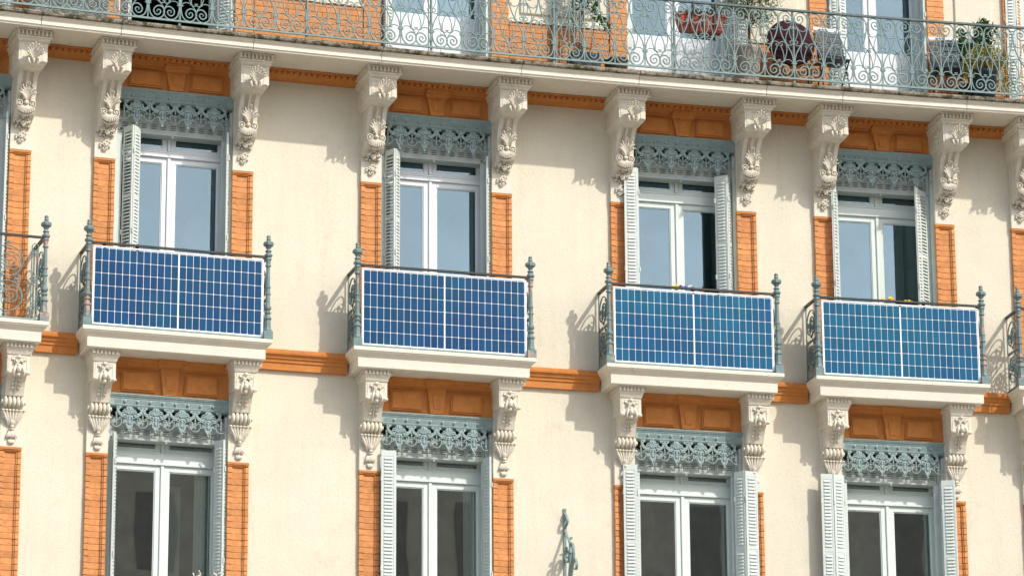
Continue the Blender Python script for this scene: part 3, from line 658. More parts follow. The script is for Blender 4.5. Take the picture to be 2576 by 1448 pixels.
# ------------------------------------------------------------------ folding louvred shutters: plan points (s, d) from the hinge outward
def leaf_mesh(wd, h, mname, opn=False):
    mb = MB(); t = .012; fr = .022
    mb.box(0, fr, -t, t, 0, h); mb.box(wd-fr, wd, -t, t, 0, h); mb.box(fr, wd-fr, -t, t, 0, .06); mb.box(fr, wd-fr, -t, t, h-.07, h)
    for k in range(1, 3): mb.box(fr, wd-fr, -t, t, h*k/3-.02, h*k/3+.02)
    if not opn: mb.box(fr, wd-fr, -.009, .009, .06, h-.07)
    for k in (.12, .5, .88):
        mb.lathe([(h*k-.03, .011), (h*k+.03, .011)], 8, (0, -.014)); 
    return mb.mesh('shutter_leaf', mname)
slat_cache = {}
def slat_mesh(wd, mname, opn=False):
    k = (round(wd, 2), mname, opn)
    if k not in slat_cache and opn:
        mb = MB(); w2 = wd/2-.024
        mb.loft([[(x, -.018, -.018), (x, -.016, -.021), (x, .016, .017), (x, .014, .020)] for x in (-w2, w2)]); slat_cache[k] = mb.mesh('slat', mname)
    if k not in slat_cache:
        mb = MB(); w2 = wd/2-.028
        w3 = w2-.012
        mb.add([(-w2, -.005, -.012), (w2, -.005, -.012), (w2, -.005, .014), (-w2, -.005, .014), (-w3, -.019, -.010), (w3, -.019, -.010), (w3, -.011, .008), (-w3, -.011, .008)],
               [(0, 3, 2, 1), (4, 5, 6, 7), (0, 1, 5, 4), (2, 3, 7, 6), (0, 4, 7, 3), (1, 2, 6, 5)])
        mb.add([(-x, -y, z) for x, y, z in mb.v], [q for q in mb.f])
        slat_cache[k] = mb.mesh('slat', mname)
    return slat_cache[k]
def shutter(pts, z0, z1, mname, full=(), zvis=None, opn=()):
    for k in range(len(pts)-1):
        a, b = pts[k], pts[k+1]
        if a[0] > b[0]: a, b = b, a
        ds, dd = b[0]-a[0], b[1]-a[1]; wd = math.hypot(ds, dd)-.008
        ang = math.atan2(-dd, ds); h = z1-z0-R.uniform(0, .012)
        Mw = FR(a[0], a[1], z0, ang) @ Matrix.Translation((.004, 0, 0))
        L = link('shutter_leaf', leaf_mesh(wd, h, mname, k in opn), Mw, B)
        z = .09; rest = MB(); me = slat_mesh(wd, mname, k in opn)
        w2 = wd/2-.028; ori = [tuple(v.co) for v in me.vertices]; fs = [tuple(q.vertices) for q in me.polygons]
        while z < h-.09:
            if min(abs(z-h/3), abs(z-2*h/3)) > .035:
                if k in full and (zvis is None or zvis[0] < z0+z < zvis[1]):
                    link('slat', me, Mw @ Matrix.Translation((wd/2, -.004, z)), L)
                else: rest.add([(x+wd/2, y-.004, q+z) for x, y, q in ori], fs)
            z += .0435
        if rest.v: link('louvres', rest.mesh('louvres', mname), Mw, L, kind='stuff')
UZ = (-.98, 1.70); LZ = (-5.1, -2.165)
UPV = (.05, 1.7); LOV = (-4.0, -2.1)
# upper storey, bays 1-4
shutter([(-3.885, -.06), (-3.80, .088), (-3.69, -.045)], *UZ, 'shutw', (0,), UPV, (0,))
shutter([(-2.60, -.04), (-2.625, .12), (-2.595, -.03)], *UZ, 'shutw')
shutter([(-.56, -.06), (-.48, .10), (-.385, -.045)], *UZ, 'shutw', (0,), UPV, (0,))
shutter([(.755, -.05), (.715, .12), (.765, -.03)], *UZ, 'shutw')
shutter([(2.72, -.05), (2.698, .125), (2.52, .105)], *UZ, 'shutw', (1,), UPV)
shutter([(4.00, -.06), (3.905, .11), (3.775, -.01)], *UZ, 'shutw', (1,), UPV)
shutter([(5.385, -.06), (5.32, .12), (5.415, -.01)], *UZ, 'shutw', (1,), UPV)
shutter([(6.66, -.06), (6.53, .04), (6.44, .165)], *UZ, 'shutw', (0, 1), UPV, (0,))
shutter([(-5.345, -.05), (-5.365, .12), (-5.335, -.03)], *UZ, 'shutw')
shutter([(-6.74, -.05), (-6.72, .12), (-6.68, -.03)], *UZ, 'shutw')
shutter([(8.09, -.05), (8.06, .12), (8.11, -.03)], *UZ, 'shutw')
# lower storey
shutter([(-3.93, -.05), (-3.945, .12), (-3.895, -.03)], *LZ, 'shut')
shutter([(-2.57, -.06), (-2.605, .12), (-2.685, -.02)], *LZ, 'shut', (1,), LOV)
shutter([(-.51, -.06), (-.463, .11), (-.648, .105)], *LZ, 'shut', (1,), LOV)
shutter([(.765, -.06), (.742, .12), (.69, -.03)], *LZ, 'shut', (1,), LOV)
shutter([(2.67, -.05), (2.628, .115), (2.456, .095)], *LZ, 'shut', (1,), LOV)
shutter([(4.00, -.06), (3.95, .0), (4.045, .115), (4.215, .10)], *LZ, 'shut', (1, 2), LOV)
shutter([(5.385, -.06), (5.345, .13), (5.19, .175), (5.03, .16)], *LZ, 'shut', (1, 2), LOV)
shutter([(6.70, -.06), (6.84, .12), (6.675, .06)], *LZ, 'shut', (1,), LOV)
shutter([(-5.345, -.05), (-5.365, .12), (-5.335, -.03)], *LZ, 'shut')
shutter([(8.09, -.05), (8.06, .12), (8.11, -.03)], *LZ, 'shut')
# top storey
TZ = (2.80, 5.4)
shutter([(-.62, -.05), (-.60, .12), (-.50, .02)], *TZ, 'shutw')
shutter([(.74, -.05), (.72, .12), (.70, -.02)], *TZ, 'shutw')
shutter([(2.66, -.05), (2.50, .02), (2.36, -.0)], *TZ, 'shutw')
shutter([(4.02, -.05), (4.10, .10), (4.25, .05)], *TZ, 'shutw')
shutter([(5.39, .05), (5.50, .10), (5.62, .03)], *TZ, 'shutw')
shutter([(6.70, -.05), (6.68, .12), (6.71, -.02)], *TZ, 'shutw')
shutter([(8.09, -.05), (7.98, .07), (7.84, .05)], *TZ, 'shutw')
shutter([(-3.97, -.05), (-3.90, .12), (-3.85, -.02)], *TZ, 'shutw')
shutter([(-2.58, -.05), (-2.60, .12), (-2.75, -.02)], *TZ, 'shutw')
shutter([(-5.345, -.05), (-5.40, .12), (-5.50, .0)], *TZ, 'shutw')

# ------------------------------------------------------------------ top storey brick: wainscot and window strips
def brickfield(s0, s1, z0, z1, d0, d1, bw=.44, bh=.0745):
    mb = MB(); z = z0; r = 0
    mb.sbox(s0+.002, s1-.002, 0, d0, z0, z1-.004)
    while z < z1-.01:
        zz = min(z+bh, z1); x = s0-(bw/2 if r % 2 else 0)
        while x < s1:
            a, b = max(x, s0), min(x+bw, s1)
            if b-a > .02: e = R.uniform(0, .005); mb.bbox(a+.0018, b-.0018, -d1-e, -.001, z+.002, zz-.002, .003)
            x += bw
        z = zz; r += 1
    return mb
for i in range(11):
    a, b = PIL[i], PIL[i+1]
    if i % 2 == 1:                                       # gap between two windows
        a0, b0 = PIL[i], PIL[i+1]+PW
        link('brickwork', brickfield(a0+.002, a0+.24, 2.75, 5.6, .03, .045).mesh('brickwork', 'brick', True), I4, B, kind='stuff')
        link('brickwork', brickfield(b0-.24, b0-.002, 2.75, 5.6, .03, .045).mesh('brickwork', 'brick', True), I4, B, kind='stuff')
        link('brickwork', brickfield(a0+.245, b0-.245, 2.75, 3.545, .02, .032).mesh('brickwork', 'brick', True), I4, B, kind='stuff')
        mb = MB(); mb.sbox(a0+.24, b0-.24, 0, .05, 3.547, 3.585); link('wainscot_rail', mb.mesh('wainscot_rail', 'stucco', True), I4, B)
        mb = MB(); x0, x1 = a0+.40, b0-.40
        if x1-x0 > .3: mb.bbox(x0, x1, -.03, 0, 3.68, 5.5, .008); link('raised_stucco_panel', mb.mesh('raised_stucco_panel', 'stucco', True), I4, B)

# ------------------------------------------------------------------ small balconies
def lathe_post():
    px = [(1310, 0, 55), (1200, 0, 55)]
    sq = MB(); k = .00103
    sq.box(-.055, .055, -.055, .055, 0, .105)
    prof = [(1205, 50), (1190, 52), (1175, 45), (1160, 42), (1070, 37), (1060, 50), (1045, 50), (1035, 42), (1010, 28), (1000, 28), (990, 40), (975, 42), (965, 28), (955, 28), (935, 45), (910, 45), (895, 30), (860, 28), (770, 28), (760, 37), (745, 37), (735, 28), (690, 28), (675, 35), (665, 35), (655, 26), (430, 22), (415, 38), (400, 36), (390, 28), (345, 33), (335, 42), (322, 40), (310, 33), (292, 52), (275, 52), (265, 42), (245, 28), (235, 42), (222, 38), (212, 24), (200, 24), (190, 36), (176, 36), (165, 62), (150, 66), (130, 66), (118, 55), (108, 24), (98, 24), (92, 30), (80, 26), (70, 22), (60, 27), (45, 25), (35, 10)]
    sq.lathe([((1310-y)*k, r*.00098) for y, r in prof], 8, sm=False)
    for i in range(8):
        a = 2*PI*i/8; 
        for zz, rr in ((1175, .04), (860, .026)):
            pass
    return sq.mesh('corner_post', 'ironp')
POST = lathe_post()
def ornate_panel(wd, h):
    """scrollwork filling between two narrow framed strips, origin bottom centre"""
    k = .00087; big = []; 
    out = []
    r = .185
    cz1, cz2 = h*.73, h*.27
    for sgx in (-1, 1):
        cx = sgx*(wd/2-.10-.02-r)
        for cz, sz in ((cz1, 1), (cz2, -1)):
            m = MB()
            m.strap([(x, 0, z) for x, z in spiral(cx, cz, r, r, 0, 2*PI, 32)], .014, .014)
            sp = spiral(cx+sgx*.05, cz+sz*-.01, .13, .016, PI/2*sz+sgx*1.2, PI/2*sz+sgx*1.2-sgx*sz*4.6*PI, 44)
            m.strap([(x, 0, z) for x, z in sp], .013, .013)
            s2 = spiral(cx-sgx*.09, cz-sz*.085, .10, .012, PI/2*sz-sgx*.9, PI/2*sz-sgx*.9+sgx*sz*4.2*PI, 38)
            m.strap([(x, 0, z) for x, z in s2], .013, .012)
            s3 = spiral(cx+sgx*.115, cz-sz*.20, .055, .01, -PI/2*sz, -PI/2*sz+sgx*sz*2.6*PI, 20)
            m.strap([(x, 0, z) for x, z in s3], .012, .011)
            m.strap([(x, 0, z) for x, z in spiral(cx, cz+sz*(r+.033), .024, .016, 0, 2*PI, 12)], .012, .010)
            for q in (-1, 1): m.lump((cx+q*.032, 0, cz+sz*(r+.033)), (.014, .007, .006))
            out.append(m.mesh('iron_scroll', 'ironp'))
    return out
def strip_mesh(w, h):
    m = MB(); rr = w/2
    pts = [(x, z) for x, z in spiral(0, h-.02-rr, rr, rr, 0, PI, 8)]+[(x, z) for x, z in spiral(0, .02+rr, rr, rr, PI, 2*PI, 8)]
    pts.append(pts[0]); m.strap([(x, 0, z) for x, z in pts], .012, .012)
    for cz in (.14, h*.5, h-.14):
        m.lump((0, -.004, cz), (.010, .008, .045)); 
        for q in (-1, 1):
            m.strap([(q*x, 0, cz+z) for x, z in smooth([(.004, .03), (.026, .05), (.030, .03), (.018, .026)], 3)], .008, .007)
            m.strap([(q*x, 0, cz+z) for x, z in smooth([(.004, -.03), (.026, -.05), (.030, -.03), (.018, -.026)], 3)], .008, .007)
            m.lump((q*.018, 0, cz), (.014, .006, .010))
        m.lump((0, 0, cz+.07), (.006, .006, .014)); m.lump((0, 0, cz-.07), (.006, .006, .014))
    return m.mesh('ornament_strip', 'ironp')
def side_mesh(h):
    """side panel in the y-z plane from the wall (y=0) to the front (y=-.5)"""
    m = MB(); n = (1, 0, 0)
    def st(p, t=.013, w=.016): m.strap([(0, -y, z) for y, z in p], w, t, n)
    st([(.0, .03), (.48, .03)], .02, .02)
    for y in (.05, .44): st([(y, .03), (y, h)], .012)
    for cz, sg in ((h*.75, 1), (h*.28, -1)):
        st(spiral(.245, cz, .165, .165, 0, 2*PI, 26)); st(spiral(.28, cz, .12, .014, 1.2, 1.2-sg*4.4*PI, 36)); st(spiral(.17, cz-sg*.06, .09, .012, 2, 2+sg*4*PI, 32), .012)
        for q in range(7): m.lump((R.choice((-.012, .012)), -R.uniform(.1, .4), cz+R.uniform(-.17, .17)), (.016, .02, .028), Matrix.Rotation(R.uniform(-1, 1), 3, 'X'), nu=6, nv=4)
    st([(.05, h*.51), (.44, h*.51)], .02)
    for y in (.12, .2, .3, .38): m.lump((0, -y, h*.51), (.015, .022, .028), nu=6, nv=4)
    return m.mesh('side_scrollwork', 'ironp')
SIDE = side_mesh(.99); STRIP = strip_mesh(.075, .93); ORN = ornate_panel(1.93, .93)
slabm = MB()
slabm.slab(-1.06, 1.06, [(-1.0, .555, .098), (-1.012, .56, .098), (-1.045, .56, .098), (-1.052, .548, .086), (-1.062, .545, .082), (-1.075, .52, .06), (-1.09, .51, .05), (-1.097, .50, .045), (-1.105, .495, .038), (-1.118, .485, .03), (-1.125, .49, .03), (-1.235, .488, .028), (-1.245, .478, .018)], 0.)
SLABM = slabm.mesh('balcony', 'fascia')
def loop_rail(sec, zz, hw=1.09, d=.5):
    m = MB(); w, h = sec
    m.box(-hw, hw, -d-w/2, -d+w/2, zz, zz+h)
    for sg in (-1, 1): m.box(min(sg*hw-w/2, sg*hw+w/2), max(sg*hw-w/2, sg*hw+w/2), -d+w/2+.001, 0, zz, zz+h)
    return m
HR = loop_rail((.045, .022), .025); 
HRm = HR.mesh('handrail', 'dark')
BRm = loop_rail((.022, .02), -.985).mesh('bottom_rail', 'iron')
for i, c in enumerate(CEN):
    F0 = FR(c, 0, 0); bal = link('balcony', SLABM, F0, B)
    link('handrail', HRm, F0, bal); link('bottom_rail', BRm, F0, bal)
    for sg in (-1, 1):
        link('corner_post', POST, F0 @ Matrix.Translation((sg*1.105, -.5, -1.0)), bal)
        link('side_scrollwork', SIDE, F0 @ Matrix.Translation((sg*1.105, 0, -.98)), bal)
        link('ornament_strip', STRIP, F0 @ Matrix.Translation((sg*.985, -.485, -.955)), bal)
    for me in ORN: link('iron_scroll', me, F0 @ Matrix.Translation((0, -.48, -.955)), bal)

# ------------------------------------------------------------------ long scrollwork railing of the top balcony
RD = .83; RZ0 = 2.80; RZ1 = 3.735
railing = None
S_A, S_B = -7.5, 9.3
def along(d0, d1, z0, z1, name, m, parent):
    mb = MB(); n = 34; rings = []
    for k in range(n+1):
        s = S_A+(S_B-S_A)*k/n; rings.append([(s, -d0, z0), (s, -d1, z0), (s, -d1, z1), (s, -d0, z1)])
    mb.loft(rings); return link(name, mb.mesh(name, m, True), I4, parent)
railing = along(RD-.011, RD+.011, RZ0, RZ0+.022, 'railing', 'iron', B)
along(RD-.022, RD+.022, RZ1-.014, RZ1+.010, 'handrail', 'railtop', railing)
K = .402/557.
def cv(pts, top=False):                                 # image trace -> module coordinates (x from the bar, z above the bottom rail)
    o = []
    for x, y in pts:
        if top: x, y = (x-90)*1.1287+252, (y-160)*1.1287+40-0
        y2 = y-.089*(x-252); o.append(((x-252)*K, 3.005+(890-y2)*K*1.008-RZ0))
    return o
main = [[(266, 890), (268, 960), (290, 1060), (340, 1130), (420, 1160), (490, 1135), (528, 1075), (530, 1020), (500, 960), (440, 935), (385, 955), (352, 1005), (362, 1060), (405, 1095), (445, 1085), (470, 1045), (455, 1010), (422, 1003), (402, 1025), (418, 1045)],
        [(266, 890), (270, 800), (300, 690), (350, 600), (400, 520), (455, 420), (498, 290), (518, 150), (515, 50), (480, -25), (415, -65), (340, -55), (290, -10), (268, 45)],
        [(268, 45), (285, 95), (330, 135), (385, 138), (430, 95), (432, 40), (395, 0), (345, 12), (335, 50), (358, 78), (380, 65), (372, 48)]]
light = [[(532, 1030), (505, 945), (445, 862), (405, 760), (383, 650), (392, 555), (402, 522), (400, 430), (372, 320), (318, 212), (275, 110), (266, 50)],
         [(402, 522), (430, 508), (480, 510), (515, 535), (515, 575), (490, 588), (468, 570), (478, 548), (495, 556)],
         [(402, 527), (360, 552), (300, 545), (263, 505), (268, 470), (300, 462), (325, 490), (310, 515), (292, 505)],
         [(320, 215), (330, 290), (315, 370), (285, 440), (266, 480)],
         [(530, 545), (480, 630), (448, 730), (442, 800), (445, 862)],
         [(445, 862), (470, 885), (505, 885), (525, 868), (515, 848), (497, 855)],
         [(445, 862), (400, 832), (340, 825), (295, 845), (288, 878), (308, 885)],
         [(320, 215), (370, 265), (425, 285), (475, 275), (492, 250), (475, 236), (465, 252)],
         [(320, 215), (295, 238), (268, 228), (262, 205), (285, 200), (290, 215)]]
def scroll_mesh(curves, t, sg, w):
    m = MB()
    for c in curves:
        p = smooth(cv(c), 3); n = len(p)
        m.strap([(sg*x, 0, z) for x, z in p], w, [t*(1 if i < n*.75 else 1-.5*(i/n-.75)/.25) for i in range(n)])
    return m
SCR = {}
for sg in (1, -1):
    a = scroll_mesh(main[:1], .0165, sg, .016); b = scroll_mesh(main[1:], .0155, sg, .016); c = scroll_mesh(light, .0115, sg, .013)
    for x, y in ((400, 525), (445, 865), (320, 213)):
        (u, v), = cv([(x, y)]); c.lump((sg*u, 0, v), (.021, .011, .011), Matrix.Rotation(sg*.3, 3, 'Y'), nu=6, nv=4)
    SCR[sg] = (a.mesh('lower_scroll', 'iron'), b.mesh('upper_scroll', 'iron'), c.mesh('light_scroll', 'iron'))
br = MB(); br.box(-.006, .006, -.006, .006, .02, RZ1-RZ0-.016)
for z in cv([(252, 890)])[0][1:], cv([(252, 40)])[0][1:]: br.box(-.026, .026, -.013, .013, z[0]-.007, z[0]+.007)
BAR = br.mesh('bar', 'iron')
ps = MB(); ps.box(-.013, .013, .006, .03, -.06, RZ1-RZ0-.016); STAN = ps.mesh('stanchion', 'ironp')
n0 = int((S_A-2.602)/.402); n1 = int((S_B-2.602)/.402)
for n in range(n0, n1):
    s = 2.602+.402*n; F0 = FR(s, RD, RZ0)
    link('bar', BAR, F0, railing)
    for me in SCR[1]: link('scroll', me, F0, railing)
    F1 = FR(s+.402, RD, RZ0)
    for me in SCR[-1]: link('scroll', me, F1, railing)
    if (n-1) % 4 == 0: link('stanchion', STAN, F0, railing)

# ------------------------------------------------------------------ solar panels
def solar():
    W_, H_ = 2.1, .972; f = .017
    fm = MB()
    for a, b, c, d in ((-W_/2, W_/2, 0, f), (-W_/2, W_/2, H_-f, H_)): fm.bbox(a, b, -.036, 0, c, d, .003)
    for a, b in ((-W_/2, -W_/2+f), (W_/2-f, W_/2)): fm.bbox(a, b, -.036, 0, f+.0005, H_-f-.0005, .003)
    fm = fm.mesh('panel_frame', 'frame')
    bk = MB().box(-W_/2+f+.001, W_/2-f-.001, -.028, -.02, f+.001, H_-f-.001).mesh('backsheet', 'frame')
    iw = (W_-2*f-.016-.014)/24; ih = (H_-2*f-.014)/6; g = .0031; c = .006
    x0, x1, z0, z1 = -iw/2+g, iw/2-g, -ih/2+g, ih/2-g
    cm = MB(); cm.poly([(x0+c, z0), (x1-c, z0), (x1, z0+c), (x1, z1-c), (x1-c, z1), (x0+c, z1), (x0, z1-c), (x0, z0+c)], -.0305, -.028); cm2 = cm.mesh('cell', 'cellt'); cm = cm.mesh('cell', 'cell')
    hk = MB(); hk.box(-.014, .014, -.03, -.022, -.03, .058); hk.box(-.014, .014, -.022, .03, .05, .058); hk.box(-.014, .014, .03, .036, -.02, .058); hk.box(-.02, .02, -.001, .002, -.03, -.0); hk = hk.mesh('hook', 'black')
    return fm, bk, cm, cm2, hk, iw, ih, W_, H_, f
fm, bk, cm, cm2, hk, iw, ih, PWW, PHH, ff = solar()
plab = ['leftmost blue solar panel, two black hooks on its rail near the left corner',
        'blue solar panel second from the left, on the balcony without flowers or hooks',
        'blue solar panel third from the left, purple and white flowers above it',
        'blue solar panel on the rightmost panelled balcony, yellow pansies above it']
PAN = [-3.297, .05, 3.293, 6.0513]; proto = None
for i, c in enumerate(PAN):
    F0 = FR(c, .472, -.972)
    if proto is None:
        proto = thing('solar_panel', plab[0], 'solar panel', F0, None, 'solar panels hung on the balcony railings')
        link('panel_frame', fm, F0, proto); link('backsheet', bk, F0, proto)
        for r_ in range(6):
            for k in range(24):
                x = -PWW/2+ff+.008+iw*(k+.5)+(.014 if k >= 12 else 0); z = ff+.007+ih*(r_+.5)
                link('cell', cm, F0 @ Matrix.Translation((x, 0, z)), proto)
        for x in (-.51, -.91): link('hook', hk, F0 @ Matrix.Translation((x, 0, PHH)) @ Matrix.Translation((0, .0, 0)), proto)
    else:
        o = copy_tree(proto, F0); o['label'] = plab[i]; hk_n = 0
        for ch in list(o.children):
            if i >= 2 and ch.name.startswith('cell'): ch.data = cm2
            if ch.name.startswith('hook') and i == 1: bpy.data.objects.remove(ch)
            elif ch.name.startswith('hook'):
                ch.matrix_local = Matrix.Translation((.0 if not hk_n else .33, 0, PHH)); hk_n += 1

# ------------------------------------------------------------------ plants and furniture
def leaves(mb, c, r, n, size, squash=(1, 1, 1), seed=1, mi=0, hollow=.3):
    rr = random.Random(seed)
    for _ in range(n):
        while True:
            p = Vector((rr.uniform(-1, 1), rr.uniform(-1, 1), rr.uniform(-1, 1)))
            if hollow < p.length < 1: break
        p = Vector((c[0]+p.x*r*squash[0], c[1]+p.y*r*squash[1], c[2]+p.z*r*squash[2]))
        leaf(mb, p, size*rr.uniform(.6, 1.25), rr, mi)
def leaf(mb, p, L, rr, mi=0, w=.3):
    a = Vector((rr.uniform(-1, 1), rr.uniform(-1, .6), rr.uniform(-.7, 1))).normalized(); b = a.cross(Vector((rr.uniform(-1, 1), rr.uniform(-1, 1), rr.uniform(-1, 1)))).normalized()
    n = a.cross(b); q = [p, p+a*L*.4+b*L*w*.5+n*L*.06, p+a*L, p+a*L*.4-b*L*w*.5+n*L*.06]
    mb.add(q, [(0, 1, 2), (0, 2, 3)], False, mi)
def branchy(mb, p0, p1, r, n, spread, seed):
    rr = random.Random(seed); P0, P1 = Vector(p0), Vector(p1); tips = []
    pts = [P0.lerp(P1, t/4)+Vector((rr.uniform(-.02, .02), rr.uniform(-.02, .02), 0))*(t > 0) for t in range(5)]
    mb.tube(pts, [r*(1-.13*i) for i in range(5)], 6)
    for i in range(n):
        t = rr.uniform(.45, 1); q = P0.lerp(P1, t); a = rr.uniform(0, 6.28); L = spread*rr.uniform(.5, 1)
        e = q+Vector((math.cos(a)*L, math.sin(a)*L*.7, L*rr.uniform(.3, 1))); mb.tube([q, q.lerp(e, .5)+Vector((0, 0, .02)), e], [r*.45, r*.3, r*.12], 4); tips.append(e)
    return tips
FLOOR = 2.75
# 1 terracotta planter hung inside the rail
F0 = FR(3.40, .70, 3.37)
t = thing('planter_box', 'terracotta planter box hung inside the top balcony railing by two dark hooks', 'planter box', F0)
mb = MB(); mb.loft([[(-w_, -dp, z), (w_, -dp, z), (w_, dp, z), (-w_, dp, z)] for z, w_, dp in ((0, .26, .06), (.02, .275, .065), (.07, .285, .07), (.075, .293, .076), (.20, .315, .085), (.205, .33, .095), (.235, .332, .097))])
link('box', mb.mesh('planter_body', 'terra'), F0, t)
mb = MB(); leaves(mb, (0, 0, .25), .30, 260, .07, (1, .25, .16), 3, 0, 0)
for i in range(60):
    x = R.uniform(-.3, .3); z = .23; mb.add([(x, 0, z), (x+.006, 0, z), (x+R.uniform(-.04, .04), -.02, z+R.uniform(.05, .11))], [(0, 1, 2)])
link('foliage', mb.mesh('grassy_plants', 'leafo'), F0, t, kind='stuff')
for x in (-.14, .16):
    mb = MB(); mb.box(x-.012, x+.012, -.112, -.104, .0, .36); mb.box(x-.012, x+.012, -.155, -.112, .352, .36); mb.box(x-.012, x+.012, -.163, -.155, .28, .36); link('hook', mb.mesh('hook', 'dark'), F0, t)

# 2 round folding table leaning
F0 = FR(4.72, .40, FLOOR)
t = thing('bistro_table', 'dark maroon round bistro table folded upright behind the top railing', 'table', F0)
Rt = Matrix.Translation((0, 0, .70)) @ Matrix.Rotation(math.radians(82), 4, 'X')
mb = MB(); mb.lathe([(-.012, .318), (-.010, .325), (.006, .325), (.012, .318), (.0125, .01)], 40); link('tabletop', mb.mesh('tabletop', 'maroon'), F0 @ Rt, t)
for z in (.62, .78):
    mb = MB(); mb.box(-.18, .12, -.037, -.022, z-.005, z+.005); link('crossbar', mb.mesh('crossbar', 'maroon'), F0, t)
for x in (-.2, .2):
    mb = MB(); mb.tube([(x, .05, .72), (x*1.25, .02, 0)], .011, 6); link('leg', mb.mesh('table_leg', 'maroon'), F0, t)
mb = MB(); mb.tube([(-.25, .02, .03), (.25, .02, .03)], .01, 6); link('stretcher', mb.mesh('stretcher', 'maroon'), F0, t)

# folding slatted chairs
def chair(s, d, lab, sm, fr, tilt, scl=1.):
    F0 = FR(s, d, FLOOR, tilt); t = thing('folding_chair', lab, 'chair', F0, None, 'folding chairs on the top balcony')
    mb = MB()
    for x in (-.18, .18):
        pass
    for x in (-.19, .19):
        l = MB(); l.tube([(x, -.16, 0), (x, .10, .88)], .010, 6); link('leg', l.mesh('chair_leg', fr), F0, t)
        l = MB(); l.tube([(x*.9, .18, 0), (x*.9, -.18, .46)], .010, 6); link('leg', l.mesh('chair_leg', fr), F0, t)
    for k in range(5):
        l = MB(); z = .50+k*.085; y = -.03+ (z-.45)*.30; l.bbox(-.19, .19, y-.014, y, z, z+.065, .003); link('slat', l.mesh('back_slat', sm), F0, t)
    for k in range(5):
        l = MB(); y = -.20+k*.07; l.box(-.18, .18, y, y+.06, .452, .468); link('slat', l.mesh('seat_slat', sm), F0, t)
    l = MB(); l.box(-.2, .2, .088, .104, .925, .965); link('top_rail', l.mesh('top_rail', 'whitem'), F0, t)
    return t
chair(5.26, .42, 'dark slatted folding chair beside the round maroon table', 'slate', 'black', .15)
chair(6.84, .42, 'dark slatted folding chair left of the yellow-green potted plant', 'slate', 'black', -.1)

# 3 potted olive
F0 = FR(4.10, .42, FLOOR)
t = thing('potted_olive_tree', 'olive tree with fine grey-green leaves in a tall taupe pot on the top balcony', 'potted tree', F0)
mb = MB(); mb.lathe([(0, .14), (.02, .145), (.5, .195), (.52, .205), (.56, .205), (.56, .18), (.50, .17), (.5, .01)], 20); link('pot', mb.mesh('taupe_pot', 'taupe'), F0, t)
mb = MB(); tips = branchy(mb, (.04, 0, .5), (.06, 0, 1.28), .022, 16, .35, 5); link('trunk', mb.mesh('olive_trunk', 'bark'), F0, t)
mb = MB()
rr = random.Random(4)
for k, p in enumerate(tips): leaves(mb, p, .17, 120, .05, (1.2, 1, .7), 30+k, 0, 0)
leaves(mb, (.06, 0, 1.42), .5, 900, .05, (1.0, .7, .42), 9, 0, .1)
link('crown', mb.mesh('olive_crown', 'leafo'), F0, t)

# 4 dark pot with yellow-green shrub
F0 = FR(7.33, .50, FLOOR)
t = thing('potted_shrub', 'yellow-green spilling shrub in a dark navy pot, second tallest plant at the right end', 'potted plant', F0)
mb = MB(); mb.lathe([(0, .13), (.02, .135), (.42, .17), (.46, .18), (.46, .15), (.4, .14), (.4, .01)], 20); link('pot', mb.mesh('navy_pot', 'navy'), F0, t)
mb = MB(); leaves(mb, (.05, 0, .64), .27, 1900, .045, (1.1, .9, .60), 11, 0, .1); leaves(mb, (.24, -.05, .40), .17, 900, .038, (.8, .8, 1.9), 12, 0, 0); leaves(mb, (-.18, -.02, .50), .15, 500, .04, (1, .8, 1.2), 13, 0, 0)
link('foliage', mb.mesh('shrub_foliage', 'leafy'), F0, t)
mb = MB()
for i in range(9): a = R.uniform(0, 6.28); mb.tube([(0, 0, .4), (math.cos(a)*.1, math.sin(a)*.08, .6), (math.cos(a)*.24, math.sin(a)*.12, .5)], [.008, .006, .003], 4)
link('stems', mb.mesh('shrub_stems', 'bark'), F0, t)
F0 = FR(7.22, .26, FLOOR)
t = thing('citrus_plant', 'tall citrus plant with glossy dark leaves behind the yellow-green shrub', 'potted plant', F0)
mb = MB(); mb.lathe([(0, .11), (.3, .14), (.33, .15), (.33, .12), (.3, .11), (.3, .01)], 18); link('pot', mb.mesh('dark_pot', 'navy'), F0, t)
mb = MB(); tips = []
for a, b in (((0, 0, .3), (-.12, 0, 1.02)), ((.02, 0, .3), (.16, 0, 1.12)), ((.02, 0, .3), (.34, 0, 1.15)), ((0, 0, .3), (-.22, 0, .82))): tips += branchy(mb, a, b, .010, 7, .12, int(abs(b[0]*100)))+[Vector(b)]
link('stems', mb.mesh('citrus_stems', 'bark'), F0, t)
mb = MB()
for k, p in enumerate(tips):
    r3 = random.Random(k)
    for q in range(26): leaf(mb, Vector(p)+Vector((r3.uniform(-.05, .05), r3.uniform(-.05, .05), r3.uniform(-.09, .07))), .085, r3, 0, .45)
link('foliage', mb.mesh('citrus_leaves', 'leafd'), F0, t)
